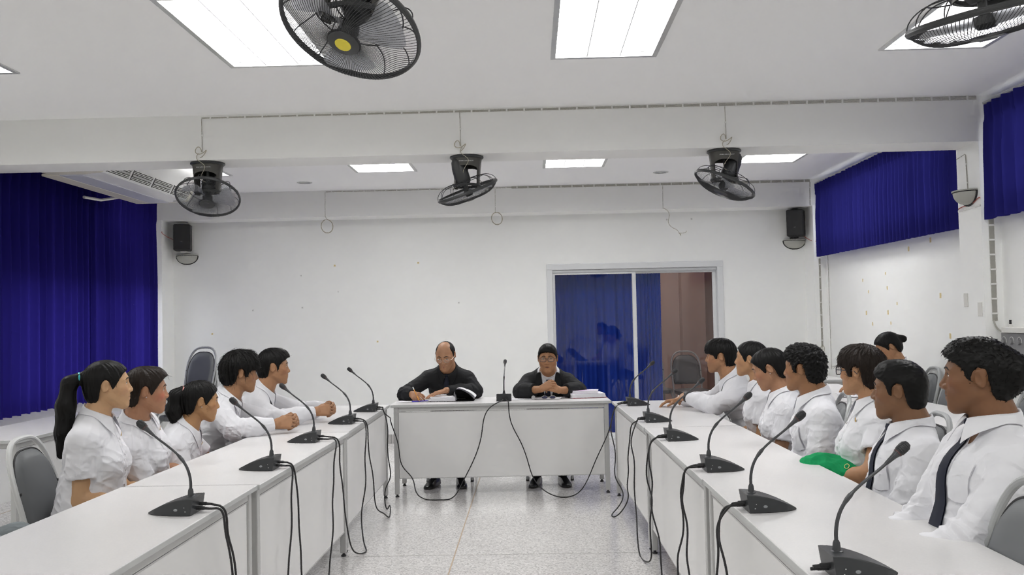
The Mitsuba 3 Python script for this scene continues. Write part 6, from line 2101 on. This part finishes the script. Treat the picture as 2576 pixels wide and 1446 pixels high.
put('strap', cat(*[box(-0.010 - 0.001 * i, 0.010 + 0.001 * i, 7.75 + i * 0.0062, 7.7555 + i * 0.0062, ZT + 0.022 - 0.002 * i, ZT + 0.0255 - 0.002 * i, 0.0008) for i in range(9)], *[box(-0.010, 0.010, 7.728 - i * 0.006, 7.7335 - i * 0.006, ZT + 0.002, ZT + 0.0055, 0.0008) for i in range(4)]), 'mat_chrome', k)


def cloth_lump(name, label, catg, c, axes, r, m, seed, folds=0.016, gold=False):
    k = thing(name, label, catg)
    s = trimesh.creation.icosphere(5, 1.0)
    d = s.vertices.copy()
    p = np.sign(d) * np.abs(d) ** 0.72
    p = p * np.asarray(r)
    rid = 1 - np.abs(2 * meshkit.noise(p * np.array([22, 9, 16]) + seed) - 1)
    rid2 = 1 - np.abs(2 * meshkit.noise(p * np.array([10, 30, 20]) + seed + 4) - 1)
    p = p + d * (folds * (rid - 0.4) + folds * 0.6 * (rid2 - 0.4))[:, None]
    R = np.stack(axes, 1)
    s.vertices = p @ R.T + np.asarray(c)
    put('cloth', s, m, k, smooth=True)
    if gold:
        e = []
        for i in range(5):
            e.append(box(-0.030 + i * 0.014, -0.022 + i * 0.014, -0.012, 0.012, 0, 0.002))
        e.append(xf(lathe([(0.016, 0), (0.020, 0), (0.020, 0.002), (0.016, 0.002), (0.016, 0)], 24), t=[0.062, 0, 0]))
        put('print', xf(cat(e), frame_z((-0.62, -0.55, 0.55)) * 0.6, gold), 'mat_gold', k, smooth=False)
    return k


cloth_lump('bag', 'green cloth bag with golden print on the lap of the person with tousled hair', 'bag', (1.345, 4.20, 0.705), (unit(V(-0.85, 0.5, 0.18)), unit(V(0.5, 0.85, 0)), unit(V(0.15, 0, 0.98))), (0.135, 0.115, 0.062), 'mat_green_cloth', 3, gold=(1.345, 4.082, 0.722))
cloth_lump('folder', 'dark red cloth folder on the lap of the woman leaning forward on the left', 'folder', (-1.80, 5.24, 0.665), (unit(V(0.9, 0.3, 0.2)), unit(V(-0.3, 0.9, 0)), unit(V(-0.2, 0, 0.98))), (0.10, 0.12, 0.040), 'mat_red_cloth', 8, folds=0.006)
paper('white sheet under the hand of the person bending over papers', 2.66, 7.66, 0.21, 0.29, 8, z=0.7506, seed=5, group='white sheets on the right wall table')
paper('lower white sheet on the table of the person bending over papers', 2.58, 7.50, 0.21, 0.28, -14, z=0.7520, seed=6, curl=0.01, group='white sheets on the right wall table')
paper('white booklet on the table before the right corner', 2.66, 9.62, 0.20, 0.28, 10, seed=7)
# ------------------------------------------------------------------ microphone cables
CABLES = [
    ('first black cable down from the nearest left microphone', [(-1.177, 3.33, 0.777), (-1.15, 3.34, 0.768), (-1.132, 3.367, 0.678), (-1.132, 3.413, 0.595), (-1.132, 3.456, 0.495), (-1.122, 3.406, 0.223), (-1.102, 3.356, 0.006), (-1.082, 3.256, 0.006)]),
    ('second black cable down from the nearest left microphone', [(-1.177, 3.308, 0.765), (-1.15, 3.315, 0.764), (-1.132, 3.341, 0.691), (-1.132, 3.374, 0.619), (-1.132, 3.415, 0.521), (-1.122, 3.395, 0.234), (-1.102, 3.375, 0.006), (-1.082, 3.335, 0.006)]),
    ('straight black cable down from the second left microphone, left of the knotted one', [(-1.16, 4.278, 0.765), (-1.15, 4.29, 0.764), (-1.132, 4.27, 0.667), (-1.129, 4.25, 0.552), (-1.126, 4.23, 0.465), (-1.132, 4.21, 0.362), (-1.132, 4.19, 0.285), (-1.122, 4.14, 0.128), (-1.102, 4.09, 0.006), (-1.082, 3.99, 0.006)]),
    ('knotted black cable down from the second left microphone', [(-1.16, 4.3, 0.777), (-1.15, 4.32, 0.768), (-1.131, 4.339, 0.691), (-1.126, 4.357, 0.585), (-1.127, 4.375, 0.45), (-1.125, 4.393, 0.333), (-1.127, 4.411, 0.223), (-1.117, 4.441, 0.1), (-1.097, 4.471, 0.006), (-1.077, 4.531, 0.006)]),
    ('black cable from the third left microphone to the floor', [(-1.19, 5.236, 0.765), (-1.15, 5.25, 0.764), (-1.132, 5.202, 0.677), (-1.132, 5.165, 0.538), (-1.132, 5.128, 0.434), (-1.123, 5.092, 0.288), (-1.132, 5.055, 0.146), (-1.132, 5.018, 0.063), (-1.122, 4.968, 0.028), (-1.102, 4.918, 0.006), (-1.082, 4.818, 0.006)]),
    ('black cable hanging in a loop between the third and the fourth left microphone', [(-1.19, 5.258, 0.777), (-1.15, 5.28, 0.768), (-1.132, 5.331, 0.646), (-1.132, 5.394, 0.486), (-1.131, 5.456, 0.3), (-1.127, 5.519, 0.168), (-1.1, 5.6, 0.03), (-1.06, 5.7, 0.006), (-1.09, 5.84, 0.02), (-1.12, 5.927, 0.099), (-1.132, 5.981, 0.19), (-1.112, 6.035, 0.375), (-1.125, 6.089, 0.517), (-1.124, 6.143, 0.694), (-1.15, 6.17, 0.764), (-1.164, 6.158, 0.765)]),
    ('black cable hanging in a loop between the fourth and the farthest left microphone', [(-1.164, 6.18, 0.777), (-1.15, 6.2, 0.768), (-1.132, 6.253, 0.644), (-1.132, 6.319, 0.477), (-1.131, 6.385, 0.401), (-1.132, 6.451, 0.272), (-1.122, 6.517, 0.106), (-1.09, 6.62, 0.05), (-1.07, 6.75, 0.008), (-1.09, 6.86, 0.06), (-1.108, 6.888, 0.029), (-1.127, 6.905, 0.159), (-1.089, 6.922, 0.26), (-1.099, 6.938, 0.361), (-1.111, 6.955, 0.53), (-1.115, 6.972, 0.654), (-1.15, 6.985, 0.764), (-1.15, 6.973, 0.765)]),
    ('black cable hanging from the farthest left microphone to the far table', [(-1.15, 6.995, 0.777), (-1.15, 7.0, 0.768), (-1.13, 7.1, 0.7), (-1.149, 7.445, 0.581), (-1.109, 7.445, 0.459), (-1.097, 7.445, 0.385), (-1.07, 7.445, 0.256), (-0.988, 7.445, 0.15), (-0.955, 7.4, 0.05), (-0.88, 7.36, 0.006), (-0.76, 7.33, 0.006), (-0.68, 7.36, 0.006), (-0.599, 7.445, 0.098), (-0.539, 7.445, 0.209), (-0.424, 7.445, 0.511), (-0.342, 7.445, 0.727), (-0.275, 7.462, 0.762), (-0.262, 7.56, 0.762), (-0.25, 7.575, 0.768)]),
    ('black cable hanging from the far microphone to the right table', [(-0.225, 7.575, 0.768), (-0.215, 7.52, 0.762), (-0.205, 7.462, 0.762), (-0.199, 7.445, 0.667), (-0.113, 7.445, 0.441), (-0.056, 7.445, 0.28), (-0.005, 7.445, 0.13), (0.09, 7.4, 0.04), (0.2, 7.36, 0.006), (0.32, 7.38, 0.02), (0.428, 7.445, 0.138), (0.502, 7.445, 0.302), (0.6, 7.445, 0.508), (0.645, 7.3, 0.72), (0.668, 7.1, 0.768), (0.672, 7.051, 0.777)]),
    ('black cable hanging in a loop between the farthest and the next right microphone', [(0.672, 7.073, 0.765), (0.668, 7.075, 0.764), (0.592, 7.057, 0.631), (0.586, 7.01, 0.546), (0.603, 6.963, 0.447), (0.602, 6.917, 0.35), (0.598, 6.87, 0.234), (0.644, 6.823, 0.136), (0.58, 6.72, 0.03), (0.545, 6.66, 0.006), (0.555, 6.6, 0.006), (0.644, 6.454, 0.161), (0.632, 6.362, 0.258), (0.633, 6.271, 0.379), (0.623, 6.179, 0.479), (0.631, 6.088, 0.643), (0.644, 5.996, 0.737), (0.668, 5.93, 0.768), (0.668, 5.92, 0.777)]),
    ('black cable in a long loop between the two right microphones next to the farthest', [(0.668, 5.942, 0.765), (0.668, 5.945, 0.764), (0.619, 5.898, 0.647), (0.624, 5.835, 0.545), (0.617, 5.772, 0.365), (0.619, 5.708, 0.204), (0.614, 5.645, 0.112), (0.614, 5.582, 0.024), (0.625, 5.4, 0.006), (0.644, 5.232, 0.069), (0.641, 5.198, 0.298), (0.648, 5.162, 0.411), (0.62, 5.128, 0.523), (0.626, 5.092, 0.677), (0.645, 5.058, 0.745), (0.668, 5.03, 0.768), (0.674, 5.021, 0.777)]),
    ('black cable to the floor from the middle microphone of the right row', [(0.674, 5.043, 0.765), (0.668, 5.045, 0.764), (0.621, 5.026, 0.64), (0.632, 4.999, 0.518), (0.62, 4.972, 0.449), (0.626, 4.945, 0.353), (0.652, 4.918, 0.237), (0.652, 4.891, 0.141), (0.652, 4.864, 0.072), (0.642, 4.834, 0.032), (0.622, 4.804, 0.006), (0.602, 4.744, 0.006)]),
    ('left black cable of the third right microphone from the camera', [(0.69, 4.013, 0.777), (0.668, 4.02, 0.768), (0.64, 4.038, 0.696), (0.636, 4.052, 0.659), (0.644, 4.068, 0.563), (0.642, 4.083, 0.452), (0.623, 4.098, 0.371), (0.623, 4.112, 0.28), (0.613, 4.162, 0.126), (0.593, 4.212, 0.006), (0.573, 4.312, 0.006)]),
    ('right black cable of the third right microphone from the camera', [(0.69, 4.035, 0.765), (0.668, 4.035, 0.764), (0.648, 4.044, 0.695), (0.637, 4.032, 0.625), (0.652, 4.021, 0.533), (0.652, 4.009, 0.469), (0.645, 3.998, 0.396), (0.652, 3.986, 0.314), (0.642, 3.956, 0.141), (0.622, 3.926, 0.006), (0.602, 3.866, 0.006)]),
    ('left black cable of the second right microphone from the camera', [(0.677, 3.187, 0.777), (0.668, 3.19, 0.768), (0.634, 3.199, 0.722), (0.626, 3.217, 0.678), (0.631, 3.235, 0.636), (0.635, 3.253, 0.588), (0.631, 3.271, 0.511), (0.621, 3.321, 0.23), (0.601, 3.371, 0.006), (0.581, 3.471, 0.006)]),
    ('right black cable of the second right microphone from the camera', [(0.677, 3.209, 0.765), (0.668, 3.21, 0.764), (0.629, 3.202, 0.688), (0.627, 3.188, 0.648), (0.634, 3.172, 0.608), (0.644, 3.157, 0.542), (0.634, 3.127, 0.244), (0.614, 3.097, 0.006), (0.594, 3.037, 0.006)]),
]
for lb, p in CABLES:
    p = [np.array(q) for q in p]
    p = [p[0], p[0] + (p[1] - p[0]) * 0.5] + p[1:]
    cable(lb, p, r=0.0043, n=90)
